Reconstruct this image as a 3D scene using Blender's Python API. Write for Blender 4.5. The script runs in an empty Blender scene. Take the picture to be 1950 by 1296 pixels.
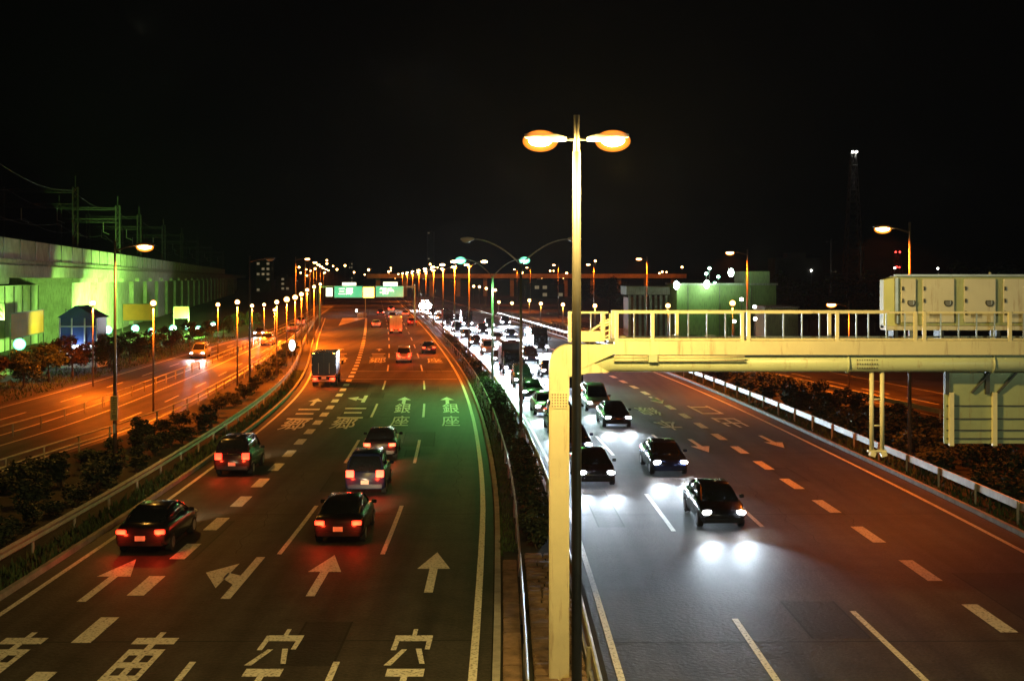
import bpy, bmesh, math, random
from mathutils import Vector, Matrix
random.seed(11)
S = bpy.context.scene
C = S.collection
R_ = math.radians
# ------------------------------------------------------------------ camera
H, F, HV = 9.2, 2300.0, 530.0            # eye height, focal length and horizon row (photo pixels, 1950 wide)
cam = bpy.data.cameras.new('camera'); camo = bpy.data.objects.new('camera', cam); C.objects.link(camo)
camo.location = (0, 0, H); camo.rotation_euler = (R_(90), 0, 0)
cam.sensor_width = 36.0; cam.lens = F/1950*36.0; cam.shift_y = -(648-HV)/1950
cam.clip_start = .1; cam.clip_end = 9000
S.camera = camo
# ------------------------------------------------------------------ night sky
w = bpy.data.worlds.new('World'); S.world = w; w.use_nodes = True
nt = w.node_tree; bg = nt.nodes['Background']
sky = nt.nodes.new('ShaderNodeTexSky'); sky.sky_type = 'NISHITA'; sky.sun_disc = False
sky.sun_elevation = R_(-5.0); sky.sun_rotation = R_(150); sky.altitude = 50
nt.links.new(sky.outputs[0], bg.inputs[0]); bg.inputs[1].default_value = 0.06
S.view_settings.view_transform = 'Standard'; S.view_settings.look = 'None'
S.view_settings.exposure = 0; S.view_settings.gamma = 1; S.view_settings.use_curve_mapping = False
S.cycles.use_denoising = True
S.cycles.max_bounces = 5; S.cycles.diffuse_bounces = 2; S.cycles.glossy_bounces = 3
S.cycles.volume_bounces = 0; S.cycles.sample_clamp_indirect = 4.0
S.cycles.caustics_reflective = False; S.cycles.caustics_refractive = False

# ------------------------------------------------------------------ helpers
def P(u, v, h=0.0):
    """ground point (height h) seen at photo pixel u, v -> x, y"""
    D = F*(H-h)/(v-HV); return ((u-975)*D/F, D)
def hermite(pts):
    xs = [p[0] for p in pts]; ys = [p[1] for p in pts]; n = len(xs)
    sl = [(ys[i+1]-ys[i])/(xs[i+1]-xs[i]) for i in range(n-1)]
    t = [sl[0]]+[(sl[i-1]+sl[i])/2 for i in range(1, n-1)]+[sl[-1]]
    def f(x):
        if x <= xs[0]: return ys[0]+t[0]*(x-xs[0])
        if x >= xs[-1]: return ys[-1]+t[-1]*(x-xs[-1])
        i = 0
        while x > xs[i+1]: i += 1
        h = xs[i+1]-xs[i]; s = (x-xs[i])/h
        return ((2*s**3-3*s*s+1)*ys[i]+(s**3-2*s*s+s)*h*t[i]+(-2*s**3+3*s*s)*ys[i+1]+(s**3-s*s)*h*t[i+1])
    return f
RC = hermite([(-40,-.75),(10,-.75),(27.8,-.79),(37.1,-.871),(50.4,-1.095),(66.1,-1.725),(84.6,-2.76),(111.4,-4.75),(151,-8.5),(235,-17.4),(385,-34.3),(700,-70),(1200,-126)])
LE = hermite([(-40,-13.2),(50,-13.2),(90,-13.3),(105,-13.7),(181,-17.5),(282,-21)])       # left edge of the left carriageway
LT = hermite([(-40,-10.1),(60,-10.1),(120,-10.2),(192,-10.7),(264,-11.3)])
RE = hermite([(-40,18.2),(50,18.2),(118,19.3),(250,19.3),(500,19.3)])
SL = hermite([(-40,-36.6),(60,-36.8),(94.5,-37.3),(145,-40),(213.7,-43.8),(271,-49.5),(500,-78)])   # side road, left edge
SR = hermite([(-40,-24),(55,-23.6),(76,-22.4),(101.7,-24),(148.6,-28.7),(217,-37.0),(300,-47),(500,-70)])
RL = hermite([(30,35.3),(77,28.2),(116,22.6),(200,13),(400,-8)])     # ramp on the right, near edge

def off(fn): return (lambda d: RC(d)+fn(d)) if callable(fn) else (lambda d: RC(d)+fn)

class MB:
    def __init__(s): s.v = []; s.f = []; s.m = []; s.mi = 0
    def add(s, vs, fs):
        n = len(s.v); s.v += [tuple(v) for v in vs]
        for f in fs: s.f.append(tuple(i+n for i in f)); s.m.append(s.mi)
        return s
    def box(s, c, d, rz=0.0, rx=0.0, ry=0.0):
        M = Matrix.Translation(c) @ Matrix.Rotation(rz,4,'Z') @ Matrix.Rotation(ry,4,'Y') @ Matrix.Rotation(rx,4,'X')
        x,y,z = d[0]/2,d[1]/2,d[2]/2
        vs = [M@Vector(p) for p in ((-x,-y,-z),(x,-y,-z),(x,y,-z),(-x,y,-z),(-x,-y,z),(x,-y,z),(x,y,z),(-x,y,z))]
        return s.add(vs, [(0,3,2,1),(4,5,6,7),(0,1,5,4),(1,2,6,5),(2,3,7,6),(3,0,4,7)])
    def tube(s, pts, r, n=8, cap=True):
        pts = [Vector(p) for p in pts]; k = len(pts)
        rs = r if isinstance(r,(list,tuple)) else [r]*k
        vs = []; fs = []; up = None
        for i,p in enumerate(pts):
            t = (pts[min(i+1,k-1)]-pts[max(i-1,0)]).normalized()
            a = Vector((0,0,1)) if abs(t.z) < .95 else Vector((1,0,0))
            if up is not None and (up-t*up.dot(t)).length > .1: a = up
            b = (a-t*a.dot(t)).normalized(); up = b; c = t.cross(b)
            for j in range(n):
                q = 2*math.pi*j/n; vs.append(p+(b*math.cos(q)+c*math.sin(q))*rs[i])
        for i in range(k-1):
            for j in range(n):
                fs.append((i*n+j, i*n+(j+1)%n, (i+1)*n+(j+1)%n, (i+1)*n+j))
        if cap: fs.append(tuple(reversed(range(n)))); fs.append(tuple(range((k-1)*n, k*n)))
        return s.add(vs, fs)
    def ell(s, c, d, n=12, m=7):
        vs = []; fs = []
        for i in range(m+1):
            a = math.pi*i/m
            for j in range(n):
                b = 2*math.pi*j/n
                vs.append((c[0]+d[0]*math.sin(a)*math.cos(b), c[1]+d[1]*math.sin(a)*math.sin(b), c[2]+d[2]*math.cos(a)))
        for i in range(m):
            for j in range(n): fs.append((i*n+j,(i+1)*n+j,(i+1)*n+(j+1)%n,i*n+(j+1)%n))
        return s.add(vs, fs)
    def loft(s, rings, cap=True):
        n = len(rings[0]); vs = [p for r in rings for p in r]; fs = []
        for i in range(len(rings)-1):
            for j in range(n): fs.append((i*n+j, i*n+(j+1)%n, (i+1)*n+(j+1)%n, (i+1)*n+j))
        if cap: fs.append(tuple(reversed(range(n)))); fs.append(tuple(range((len(rings)-1)*n, len(rings)*n)))
        return s.add(vs, fs)
    def build(s, name, mat, parent=None, smooth=False, bevel=0.0):
        me = bpy.data.meshes.new(name); me.from_pydata(s.v, [], s.f)
        mats = mat if isinstance(mat,(list,tuple)) else [mat]
        for m in mats: me.materials.append(m)
        if len(mats) > 1: me.polygons.foreach_set('material_index', s.m)
        bm = bmesh.new(); bm.from_mesh(me)
        if bevel: bmesh.ops.bevel(bm, geom=bm.edges[:], offset=bevel, segments=2, affect='EDGES', clamp_overlap=True)
        bmesh.ops.recalc_face_normals(bm, faces=bm.faces[:]); bm.to_mesh(me); bm.free()
        if smooth: me.polygons.foreach_set('use_smooth', [True]*len(me.polygons))
        o = bpy.data.objects.new(name, me); C.objects.link(o)
        if parent is not None: o.parent = parent
        return o
def tag(o, label=None, cat=None, group=None, kind=None):
    if label: o['label'] = label
    if cat: o['category'] = cat
    if group: o['group'] = group
    if kind: o['kind'] = kind
    return o
def thing(name, label, cat, loc=(0,0,0), rz=0.0, group=None):
    o = bpy.data.objects.new(name, None); C.objects.link(o); o.empty_display_size = .3
    o.location = loc; o.rotation_euler = (0,0,rz)
    return tag(o, label, cat, group)
def dup(o, loc=None, rz=None, label=None, group=None, scale=None, parent=None):
    c = o.copy(); C.objects.link(c)
    if parent is not None: c.parent = parent
    if loc is not None: c.location = loc
    if rz is not None: c.rotation_euler = (0,0,rz)
    if scale is not None: c.scale = scale if isinstance(scale, tuple) else (scale,)*3
    if label: c['label'] = label
    if group: c['group'] = group
    for ch in list(o.children): dup(ch, parent=c)
    return c
def light(parent, loc, col, power, radius=.12, spot=None, rot=(0,0,0), blend=.4):
    l = bpy.data.lights.new('light', 'SPOT' if spot else 'POINT'); l.color = col; l.energy = power; l.shadow_soft_size = radius
    if spot: l.spot_size = R_(spot); l.spot_blend = blend
    o = bpy.data.objects.new('light', l); C.objects.link(o); o.location = loc; o.rotation_euler = rot
    if parent is not None: o.parent = parent
    return o

# ------------------------------------------------------------------ materials
def mat(name, col, rough=.6, metal=0.0, var=.25, scale=3.0, bump=0.0, spec=.5, detail=6):
    m = bpy.data.materials.new(name); m.use_nodes = True; t = m.node_tree; b = t.nodes['Principled BSDF']
    b.inputs['Roughness'].default_value = rough; b.inputs['Metallic'].default_value = metal
    b.inputs['Specular IOR Level'].default_value = spec
    tc = t.nodes.new('ShaderNodeTexCoord'); nz = t.nodes.new('ShaderNodeTexNoise')
    nz.inputs['Scale'].default_value = scale; nz.inputs['Detail'].default_value = detail; nz.inputs['Roughness'].default_value = .62
    t.links.new(tc.outputs['Object'], nz.inputs['Vector'])
    cr = t.nodes.new('ShaderNodeValToRGB'); e = cr.color_ramp.elements
    e[0].position = .3; e[1].position = .72
    e[0].color = tuple(c*(1-var) for c in col)+(1,); e[1].color = tuple(min(1,c*(1+var)) for c in col)+(1,)
    t.links.new(nz.outputs['Fac'], cr.inputs[0]); t.links.new(cr.outputs[0], b.inputs['Base Color'])
    if bump:
        n2 = t.nodes.new('ShaderNodeTexNoise'); n2.inputs['Scale'].default_value = scale*9; n2.inputs['Detail'].default_value = 4
        t.links.new(tc.outputs['Object'], n2.inputs['Vector'])
        bp = t.nodes.new('ShaderNodeBump'); bp.inputs['Strength'].default_value = bump; bp.inputs['Distance'].default_value = .03
        t.links.new(n2.outputs['Fac'], bp.inputs['Height']); t.links.new(bp.outputs[0], b.inputs['Normal'])
    return m
def emis(name, col, s, sample=False):
    m = bpy.data.materials.new(name); m.use_nodes = True; t = m.node_tree; b = t.nodes['Principled BSDF']
    b.inputs['Base Color'].default_value = (.5,.5,.5,1); b.inputs['Emission Color'].default_value = col+(1,); b.inputs['Emission Strength'].default_value = s
    nz = t.nodes.new('ShaderNodeTexNoise'); nz.inputs['Scale'].default_value = 9
    mr = t.nodes.new('ShaderNodeMapRange'); mr.inputs[3].default_value = s*.85; mr.inputs[4].default_value = s*1.15
    t.links.new(nz.outputs['Fac'], mr.inputs[0]); t.links.new(mr.outputs[0], b.inputs['Emission Strength'])
    m.cycles.emission_sampling = 'FRONT' if sample else 'NONE'
    return m
def asphalt(name, col, rough, lanes=True):
    m = mat(name, col, rough, var=.3, scale=.9, bump=.55, spec=.3, detail=10)
    t = m.node_tree; b = t.nodes['Principled BSDF']; cr = [n for n in t.nodes if n.type == 'VALTORGB'][0]
    tc = [n for n in t.nodes if n.type == 'TEX_COORD'][0]
    # aggregate speckle and long wheel-worn streaks along the lanes
    n3 = t.nodes.new('ShaderNodeTexNoise'); n3.inputs['Scale'].default_value = 11; n3.inputs['Detail'].default_value = 9; n3.inputs['Roughness'].default_value = .8
    mp = t.nodes.new('ShaderNodeMapping'); mp.inputs['Scale'].default_value = (1.1,.035,1)
    n4 = t.nodes.new('ShaderNodeTexNoise'); n4.inputs['Scale'].default_value = 1.0; n4.inputs['Detail'].default_value = 4
    t.links.new(tc.outputs['Object'], n3.inputs['Vector']); t.links.new(tc.outputs['Object'], mp.inputs[0]); t.links.new(mp.outputs[0], n4.inputs['Vector'])
    a = t.nodes.new('ShaderNodeMath'); a.operation = 'MULTIPLY'
    mr1 = t.nodes.new('ShaderNodeMapRange'); mr1.inputs[1].default_value = .3; mr1.inputs[2].default_value = .7; mr1.inputs[3].default_value = .35; mr1.inputs[4].default_value = 1.75
    mr2 = t.nodes.new('ShaderNodeMapRange'); mr2.inputs[1].default_value = .3; mr2.inputs[2].default_value = .7; mr2.inputs[3].default_value = .5; mr2.inputs[4].default_value = 1.5
    t.links.new(n3.outputs['Fac'], mr1.inputs[0]); t.links.new(n4.outputs['Fac'], mr2.inputs[0])
    t.links.new(mr1.outputs[0], a.inputs[0]); t.links.new(mr2.outputs[0], a.inputs[1])
    mx = t.nodes.new('ShaderNodeVectorMath'); mx.operation = 'SCALE'
    t.links.new(cr.outputs[0], mx.inputs[0]); t.links.new(a.outputs[0], mx.inputs['Scale']); t.links.new(mx.outputs[0], b.inputs['Base Color'])
    return m
def glow_volume(name, col, k):  # light-emitting volume, imitates the soft glow around a bulb
    m = bpy.data.materials.new(name); m.use_nodes = True; t = m.node_tree; t.nodes.remove(t.nodes['Principled BSDF'])
    e = t.nodes.new('ShaderNodeEmission'); e.inputs[0].default_value = col+(1,)
    e.inputs[1].default_value = k
    t.links.new(e.outputs[0], t.nodes['Material Output'].inputs['Volume'])
    m.cycles.emission_sampling = 'NONE'; return m
def worn_paint(name, col):
    m = mat(name, col, .55, var=.12, scale=4)
    t = m.node_tree; b = t.nodes['Principled BSDF']
    n = t.nodes.new('ShaderNodeTexNoise'); n.inputs['Scale'].default_value = 13; n.inputs['Detail'].default_value = 8
    tc = t.nodes.new('ShaderNodeTexCoord'); t.links.new(tc.outputs['Object'], n.inputs['Vector'])
    mr = t.nodes.new('ShaderNodeMapRange'); mr.inputs[1].default_value = .53; mr.inputs[2].default_value = .68; mr.inputs[3].default_value = 0; mr.inputs[4].default_value = .85
    t.links.new(n.outputs['Fac'], mr.inputs[0])
    mix = t.nodes.new('ShaderNodeMix'); mix.data_type = 'RGBA'; mix.inputs['B'].default_value = (.06,.055,.05,1)
    cr = [q for q in t.nodes if q.type == 'VALTORGB'][0]
    t.links.new(cr.outputs[0], mix.inputs['A']); t.links.new(mr.outputs[0], mix.inputs['Factor']); t.links.new(mix.outputs['Result'], b.inputs['Base Color'])
    return m
def grime(m, rust=(.22,.09,.03), amount=.8, lo=.56, hi=.74):
    t = m.node_tree; b = t.nodes['Principled BSDF']; tc = t.nodes.new('ShaderNodeTexCoord')
    src = b.inputs['Base Color'].links[0].from_socket
    mp = t.nodes.new('ShaderNodeMapping'); mp.inputs['Scale'].default_value = (5,5,.55); n = t.nodes.new('ShaderNodeTexNoise'); n.inputs['Scale'].default_value = 1.6; n.inputs['Detail'].default_value = 9; n.inputs['Roughness'].default_value = .68
    t.links.new(tc.outputs['Object'], mp.inputs[0]); t.links.new(mp.outputs[0], n.inputs['Vector'])
    mr = t.nodes.new('ShaderNodeMapRange'); mr.inputs[1].default_value = lo; mr.inputs[2].default_value = hi; mr.inputs[3].default_value = 0; mr.inputs[4].default_value = amount
    t.links.new(n.outputs['Fac'], mr.inputs[0])
    mix = t.nodes.new('ShaderNodeMix'); mix.data_type = 'RGBA'; mix.inputs['B'].default_value = rust+(1,)
    t.links.new(src, mix.inputs['A']); t.links.new(mr.outputs[0], mix.inputs['Factor']); t.links.new(mix.outputs['Result'], b.inputs['Base Color'])
    return m
SOD = (1.0,.44,.06); GOLD = (1.0,.66,.17); RED_SOD = (1.0,.16,.006); MERC = (.26,1.0,.22); COOL = (.72,.87,1.0); FLOOD = (.40,1.0,.14); WARM = (1.0,.74,.38)
M = dict(
    road=asphalt('asphalt', (.042,.038,.035), .66), side=asphalt('side_asphalt', (.060,.052,.046), .55),
    ground=mat('soil', (.022,.021,.015), .95, var=.5, scale=.4, bump=.4),
    paint=worn_paint('road_paint', (.78,.76,.70)), kerb=mat('concrete_kerb', (.30,.29,.27), .8, var=.3, scale=2, bump=.3),
    conc=mat('concrete', (.40,.39,.36), .85, var=.28, scale=.55, bump=.3), concd=mat('stained_concrete', (.24,.23,.20), .9, var=.45, scale=.8, bump=.3),
    cream=mat('cream_painted_steel', (.74,.69,.47), .42, var=.10, scale=1.3), tubeg=mat('green_tinted_steel', (.50,.58,.42), .4, var=.1, scale=.9),  # tube's grey-green colour also holds the green cast of mercury light
    galv=mat('galvanised_steel', (.42,.43,.42), .38, .75, var=.2, scale=5), pole=mat('grey_painted_pole', (.17,.155,.135), .4, .4, var=.15, scale=3),
    lampp=mat('weathered_lamp_pole', (.085,.08,.072), .5, .2, var=.25, scale=2),
    darkm=mat('dark_steel', (.07,.07,.07), .5, .4), railw=mat('white_guardrail', (.42,.42,.36), .5, .2, var=.2, scale=2.2),
    stone=mat('brown_stone', (.20,.13,.085), .85, var=.5, scale=2.5, bump=.6),
    leaf=mat('leaves', (.045,.075,.022), .65, var=.6, scale=1.7), leafr=mat('reddish_leaves', (.085,.055,.025), .65, var=.6, scale=1.5), bush=mat('bush_leaves', (.030,.045,.018), .7, var=.6, scale=1.4),
    bark=mat('bark', (.11,.08,.055), .9, var=.4, scale=6, bump=.5), grass=mat('grass_blades', (.05,.09,.025), .8, var=.6, scale=1.2),
    glass=mat('dark_glass', (.012,.014,.016), .08, var=.1), tyre=mat('tyre_rubber', (.018,.018,.018), .85), rim=mat('wheel_rim', (.4,.4,.42), .3, .8),
    black=mat('black_plastic', (.02,.02,.02), .5), plate=mat('number_plate', (.75,.75,.7), .5),
    blue=mat('blue_cladding', (.03,.07,.28), .4, var=.2, scale=1.5), orange=mat('orange_hoarding', (.42,.13,.01), .6, var=.18, scale=.8),
    white=mat('white_panel', (.75,.76,.72), .5, var=.1), pgreen=mat('pale_green_wall', (.30,.37,.17), .8, var=.15, scale=.3, bump=.1),
    dbuild=mat('dark_building', (.05,.048,.045), .8, var=.3, scale=.2), brick=mat('brown_columns', (.20,.10,.06), .8, var=.3),
    signg=mat('sign_back_green', (.34,.40,.24), .5, var=.2, scale=.8), signy=mat('yellow_sign', (.72,.62,.22), .5, var=.1),
    ink=mat('sign_ink', (.05,.05,.04), .6), vms=mat('cabinet_pale_green', (.60,.60,.56), .5, var=.08, scale=1.1),
    e_sod=emis('sodium_lamp', (1.0,.62,.22), 60), e_sodf=emis('sodium_lamp_far', (1.0,.60,.25), 26), e_merc=emis('mercury_lamp', (.55,1.0,.80), 55), e_mercf=emis('mercury_lamp_far', (.75,1.0,.82), 40),
    e_head=emis('headlamp', (.92,.97,1.0), 320), e_tail=emis('tail_lamp', (1.0,.012,.004), 5), e_amb=emis('amber_lamp', (1.0,.50,.05), 14), e_white=emis('white_far_lamp', (1,.95,.85), 22),
    e_sign=emis('lit_green_sign', (.04,.62,.26), 1.0), e_signw=emis('lit_white_sign', (1,.93,.62), 2.6), e_red=emis('red_beacon', (1,.04,.03), 9), e_win=emis('lit_window', (1,.75,.42), .16), e_hall=emis('lit_blue_room', (.75,.88,1.0), 3.0),
    g_sod=glow_volume('amber_glow', (1.0,.27,.022), 8), g_merc=glow_volume('green_glow', (.20,1.0,.55), 6), g_glb=glow_volume('globe_glow', (1.0,.42,.08), 9),
    e_deco=emis('lit_beacon', (.78,1.0,.86), 6), e_plate=emis('lit_plate', (1,.95,.8), .6),
)
for k_,a_ in (('cream',.55),('vms',.6),('tubeg',.6),('signg',.7),('railw',.7)): grime(M[k_], amount=a_)
for k_ in ('conc','pgreen'): grime(M[k_], (.09,.085,.07), .8, .48, .72)
unlit = mat('unlit_lens', (.55,.58,.5), .2, var=.1)

# ================================================================== ground and roads
def ribbon(name, fa, fb, d0, d1, z, m, step=2.5, parent=None, build=True, mb=None):
    mb = mb or MB(); n = max(2, int((d1-d0)/step)+1); ds = [d0+(d1-d0)*i/(n-1) for i in range(n)]
    vs = []; fs = []
    for d in ds: vs += [(fa(d),d,z),(fb(d),d,z)]
    for i in range(n-1): fs.append((2*i,2*i+1,2*i+3,2*i+2))
    mb.add(vs, fs)
    return mb.build(name, m, parent) if build else mb
def structure(o): o['kind'] = 'structure'; return o
g = MB(); g.add([(-4000,-300,0),(4000,-300,0),(4000,8000,0),(-4000,8000,0)], [(0,1,2,3)]); structure(g.build('ground', M['ground']))
structure(ribbon('left_carriageway', lambda d: RC(d)+LE(d)-.55, lambda d: RC(d)+.3, -40, 282, .006, M['road']))
structure(ribbon('far_left_carriageway', lambda d: RC(d)-11.0, lambda d: RC(d)+.3, 282.3, 1200, .006, M['road'], 10))
structure(ribbon('right_carriageway', lambda d: RC(d)+3.0, lambda d: RC(d)+RE(d)+.9, -40, 1200, .006, M['road'], 4))
structure(ribbon('side_road', SL, lambda d: SR(d)-.3, -40, 480, .006, M['side'], 4))
structure(ribbon('ramp_road', RL, lambda d: RL(d)+9.5, 30, 380, .006, M['side'], 4))
# markings -------------------------------------------------------------
ZM = .012
def line(fn, d0, d1, wdt, mb, step=2.5): ribbon('', lambda d: fn(d)-wdt/2, lambda d: fn(d)+wdt/2, d0, d1, ZM, None, step, build=False, mb=mb)
def dashes(fn, first, ln, period, n, wdt, mb):
    for i in range(n):
        a = first+i*period
        if a+ln > -38: line(fn, a, a+ln, wdt, mb, 2)
e = MB(); line(off(-.12), -40, 1000, .20, e, 4); line(off(LE), -40, 281, .17, e, 3); structure(e.build('edge_line', M['paint']))
e = MB(); line(off(3.3), -40, 1000, .17, e, 4); line(off(RE), -40, 800, .18, e, 4); structure(e.build('edge_line', M['paint']))
d_ = MB()
f0 = P(540,1050)[1]
for o_ in (-3.41,-6.86): dashes(off(o_), f0-80, 8.6, 19.9, 32, .16, d_)
structure(d_.build('lane_line', M['paint']))
d_ = MB()
for o_,v0 in ((6.85,1008),(10.25,1000)): dashes(off(o_), P(0,v0)[1]-57, 7.6, 18.9, 34, .17, d_)
structure(d_.build('lane_line', M['paint']))
# wide broken lines between through lanes and the branch lanes
d_ = MB()
for d in [30.5+i*4.55 for i in range(-6, 37)]: line(off(LT), d, d+2.3, .5, d_, 2.3)
line(off(LT), 196, 281, .45, d_, 4)
structure(d_.build('wide_lane_line', M['paint']))
d_ = MB()
for d in [31.4+i*5.35 for i in range(-5, 40)]: line(off(lambda q: 13.75+.6*max(0,min(1,(q-55)/45))), d, d+2.7, .46, d_, 2.7)
structure(d_.build('wide_lane_line', M['paint']))
# painted gore in front of the split
gx0 = RC(281)+LT(281)
g = MB(); g.add([(gx0+.2,235,ZM),(gx0+.2,281,ZM),(gx0-5.5,281,ZM)], [(0,1,2)]); structure(g.build('gore_marking', M['paint']))
# expansion joints
for a,b,o0,o1 in ((P(0,707)[1],.35,-10,-.4),(P(0,722)[1],.35,LE(110),-.4),(270,.5,LE(270),-12)):
    j = MB(); j.add([(RC(a)+o0,a,ZM-.003),(RC(a)+o1,a,ZM-.003),(RC(a)+o1,a+b,ZM-.003),(RC(a)+o0,a+b,ZM-.003)], [(0,1,2,3)]); structure(j.build('expansion_joint', M['galv']))
pm = asphalt('patched_asphalt', (.026,.024,.023), .7); tar = mat('tar_seam', (.012,.012,.012), .85)
rp = random.Random(12); pb = MB(); tb = MB(); taken = []
for k in range(26):
    d = rp.uniform(28,130); left = rp.random() < .5; o0 = rp.uniform(-12,-2.5) if left else rp.uniform(3.6,15); w_ = rp.uniform(.7,2.2); l_ = rp.uniform(2,9)
    if any(abs(d+l_/2-a) < (l_+b)/2+.3 and abs(o0+w_/2-c) < (w_+e_)/2+.15 for a,b,c,e_ in taken): continue
    taken.append((d+l_/2,l_,o0+w_/2,w_))
    ribbon('', off(o0), off(o0+w_), d, d+l_, .0085, None, 2, build=False, mb=pb)
    for q in (0,w_): ribbon('', off(o0+q-.03), off(o0+q+.03), d, d+l_, .0100, None, 2, build=False, mb=tb)
structure(pb.build('road_patch', pm))
for k in range(6):
    left = rp.random() < .5; o0 = rp.uniform(-12.5,-1) if left else rp.uniform(4,17); d = rp.uniform(27,70); ph = rp.uniform(0,6)
    f_ = lambda q, o0=o0, ph=ph: RC(q)+o0+.14*math.sin(q*1.3+ph)+.07*math.sin(q*3.7+ph*2)
    ribbon('', lambda q: f_(q)-.012, lambda q: f_(q)+.012, d, d+rp.uniform(6,22), .0100, None, .4, build=False, mb=tb)
for d in (30.5,47,63.5,80,97):
    for o0,o1 in ((-13,-.2),(3.4,18)): tb.add([(RC(d)+o0,d,.0100),(RC(d)+o1,d+.2,.0100),(RC(d)+o1,d+.26,.0100),(RC(d)+o0,d+.06,.0100)], [(0,1,2,3)])
structure(tb.build('tar_seam', tar))
# arrows and lettering -------------------------------------------------
def slope(d): return (RC(d+2)-RC(d-2))/4
def place_flat(pts_f, x0, y0, name, flip=False):
    """flat shape given as (vertices, faces) in lane coordinates, laid along the lane direction"""
    vs, fs = pts_f; s = slope(y0); out = []
    for (x,y) in vs:
        if flip: x, y = -x, -y
        out.append((x0+x+s*y, y0+y, ZM))
    if flip is None: pass
    return structure(MB().add(out, fs).build(name, M['paint']))
straight = ([(-.13,0),(.13,0),(.13,2.9),(-.13,2.9),(-.52,2.9),(.52,2.9),(0,5.2)], [(0,1,2,3),(4,5,6)])
leftstr = ([(-.13,0),(.13,0),(.13,4.6),(-.13,4.6),(-.13,1.7),(-.13,2.5),(-.6,2.9),(-.6,2.2),(-.5,1.5),(-.6,3.7),(-1.25,2.7)], [(0,1,2,3),(4,5,6,7),(8,9,10)])
leftstr = ([(.12,0),(.40,0),(.40,5.2),(.12,5.2),(.12,1.6),(.12,2.7),(-.35,3.1),(-.35,2.35),(-.30,1.2),(-.25,4.3),(-1.05,3.1)], [(0,1,2,3),(4,5,6,7),(8,9,10)])
for (u,v) in ((825,1128),(600,1135)): place_flat(straight, RC(P(u,v)[1])+(-1.6 if u>700 else -5.0), P(u,v)[1], 'road_arrow')
place_flat(leftstr, P(425,1140)[0]-.2, P(425,1140)[1], 'road_arrow')
place_flat(straight, P(185,1135)[0]-.25, P(185,1135)[1]-.6, 'road_arrow')
for (u,v) in ((853,768),(769,768)): place_flat(straight, P(u,v)[0], P(u,v)[1]-.4, 'road_arrow')
place_flat(leftstr, P(684,766)[0], P(684,766)[1], 'road_arrow')
place_flat(straight, P(593,772)[0], P(593,772)[1], 'road_arrow')
for (u,v) in ((1313,836),(1447,829)): place_flat(straight, P(u,v)[0], P(u,v)[1], 'road_arrow', True)
for (u,v) in ((647,668),(722,668),(768,664)): place_flat(straight, P(u,v)[0], P(u,v)[1], 'road_arrow')
place_flat(straight, P(1237,755)[0], P(1237,755)[1], 'road_arrow', True)
def lettering(ch, u, v, wid, lng, flip=False, bold=.008, name='road_lettering'):
    """one painted character whose centre lies at pixel u, v"""
    cu = bpy.data.curves.new('glyph','FONT'); cu.body = ch; cu.offset = bold; cu.align_x = 'LEFT'
    ob = bpy.data.objects.new('glyph', cu); C.objects.link(ob)
    me = bpy.data.meshes.new_from_object(ob.evaluated_get(bpy.context.evaluated_depsgraph_get()))
    vs = [(q.co.x,q.co.y) for q in me.vertices]; fs = [tuple(p.vertices) for p in me.polygons]
    bpy.data.objects.remove(ob); bpy.data.curves.remove(cu); bpy.data.meshes.remove(me)
    x0 = min(a for a,_ in vs); x1 = max(a for a,_ in vs); y0 = min(b for _,b in vs); y1 = max(b for _,b in vs)
    vs = [((a-(x0+x1)/2)/(x1-x0)*wid, (b-(y0+y1)/2)/(y1-y0)*lng) for a,b in vs]
    x,y = P(u,v); return place_flat((vs,fs), x, y, name, flip)
def strokes(kind, u, v, wid, lng):
    mb = MB()
    def q(*p): mb.add([(a*wid,b*lng,0) for a,b in p], [tuple(range(len(p)))])
    if kind == 'sky':
        q((-.06,.5),(.06,.5),(.06,.41),(-.06,.41)); q((-.5,.41),(.5,.41),(.5,.33),(-.5,.33))
        q((-.5,.33),(-.36,.33),(-.38,.21),(-.52,.21)); q((.36,.33),(.5,.33),(.48,.22),(.35,.22))
        q((-.24,.22),(-.10,.22),(-.40,.02),(-.58,.02)); q((.12,.23),(.27,.23),(.43,.04),(.30,.04))
        q((-.46,-.02),(.46,-.02),(.46,-.11),(-.46,-.11)); q((-.08,-.11),(.08,-.11),(.08,-.40),(-.08,-.40)); q((-.56,-.40),(.56,-.40),(.56,-.5),(-.56,-.5))
    else:
        q((-.07,.5),(.07,.5),(.07,.42),(-.07,.42)); q((-.5,.42),(.5,.42),(.5,.33),(-.5,.33)); q((-.08,.33),(.08,.33),(.08,.26),(-.08,.26))
        q((-.42,.26),(.42,.26),(.42,.18),(-.42,.18)); q((-.42,.09),(.42,.09),(.42,.02),(-.42,.02)); q((-.42,-.07),(.42,-.07),(.42,-.15),(-.42,-.15))
        for a,b in ((-.42,-.28),(-.08,.08),(.28,.42)):
            q((a,.18),(b,.18),(b,.09),(a,.09)); q((a,.02),(b,.02),(b,-.07),(a,-.07))
        q((-.07,-.15),(.07,-.15),(.07,-.5),(-.07,-.5)); q((-.14,-.17),(-.02,-.17),(-.40,-.44),(-.56,-.44)); q((.02,-.17),(.14,-.17),(.56,-.44),(.40,-.44))
    x,y = P(u,v); place_flat(([(a[0],a[1]) for a in mb.v], mb.f), x, y, 'road_lettering')
for u in (774,507): strokes('sky', u, 1270, .96, 6.2)
for u in (243,-28): strokes('east', u, 1275, 1.08, 6.0)
for u,u2 in ((858,858),(767,762)): lettering('銀', u, 777, 1.15, 6.2); lettering('座', u2, 801, 1.15, 5.6)
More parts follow.
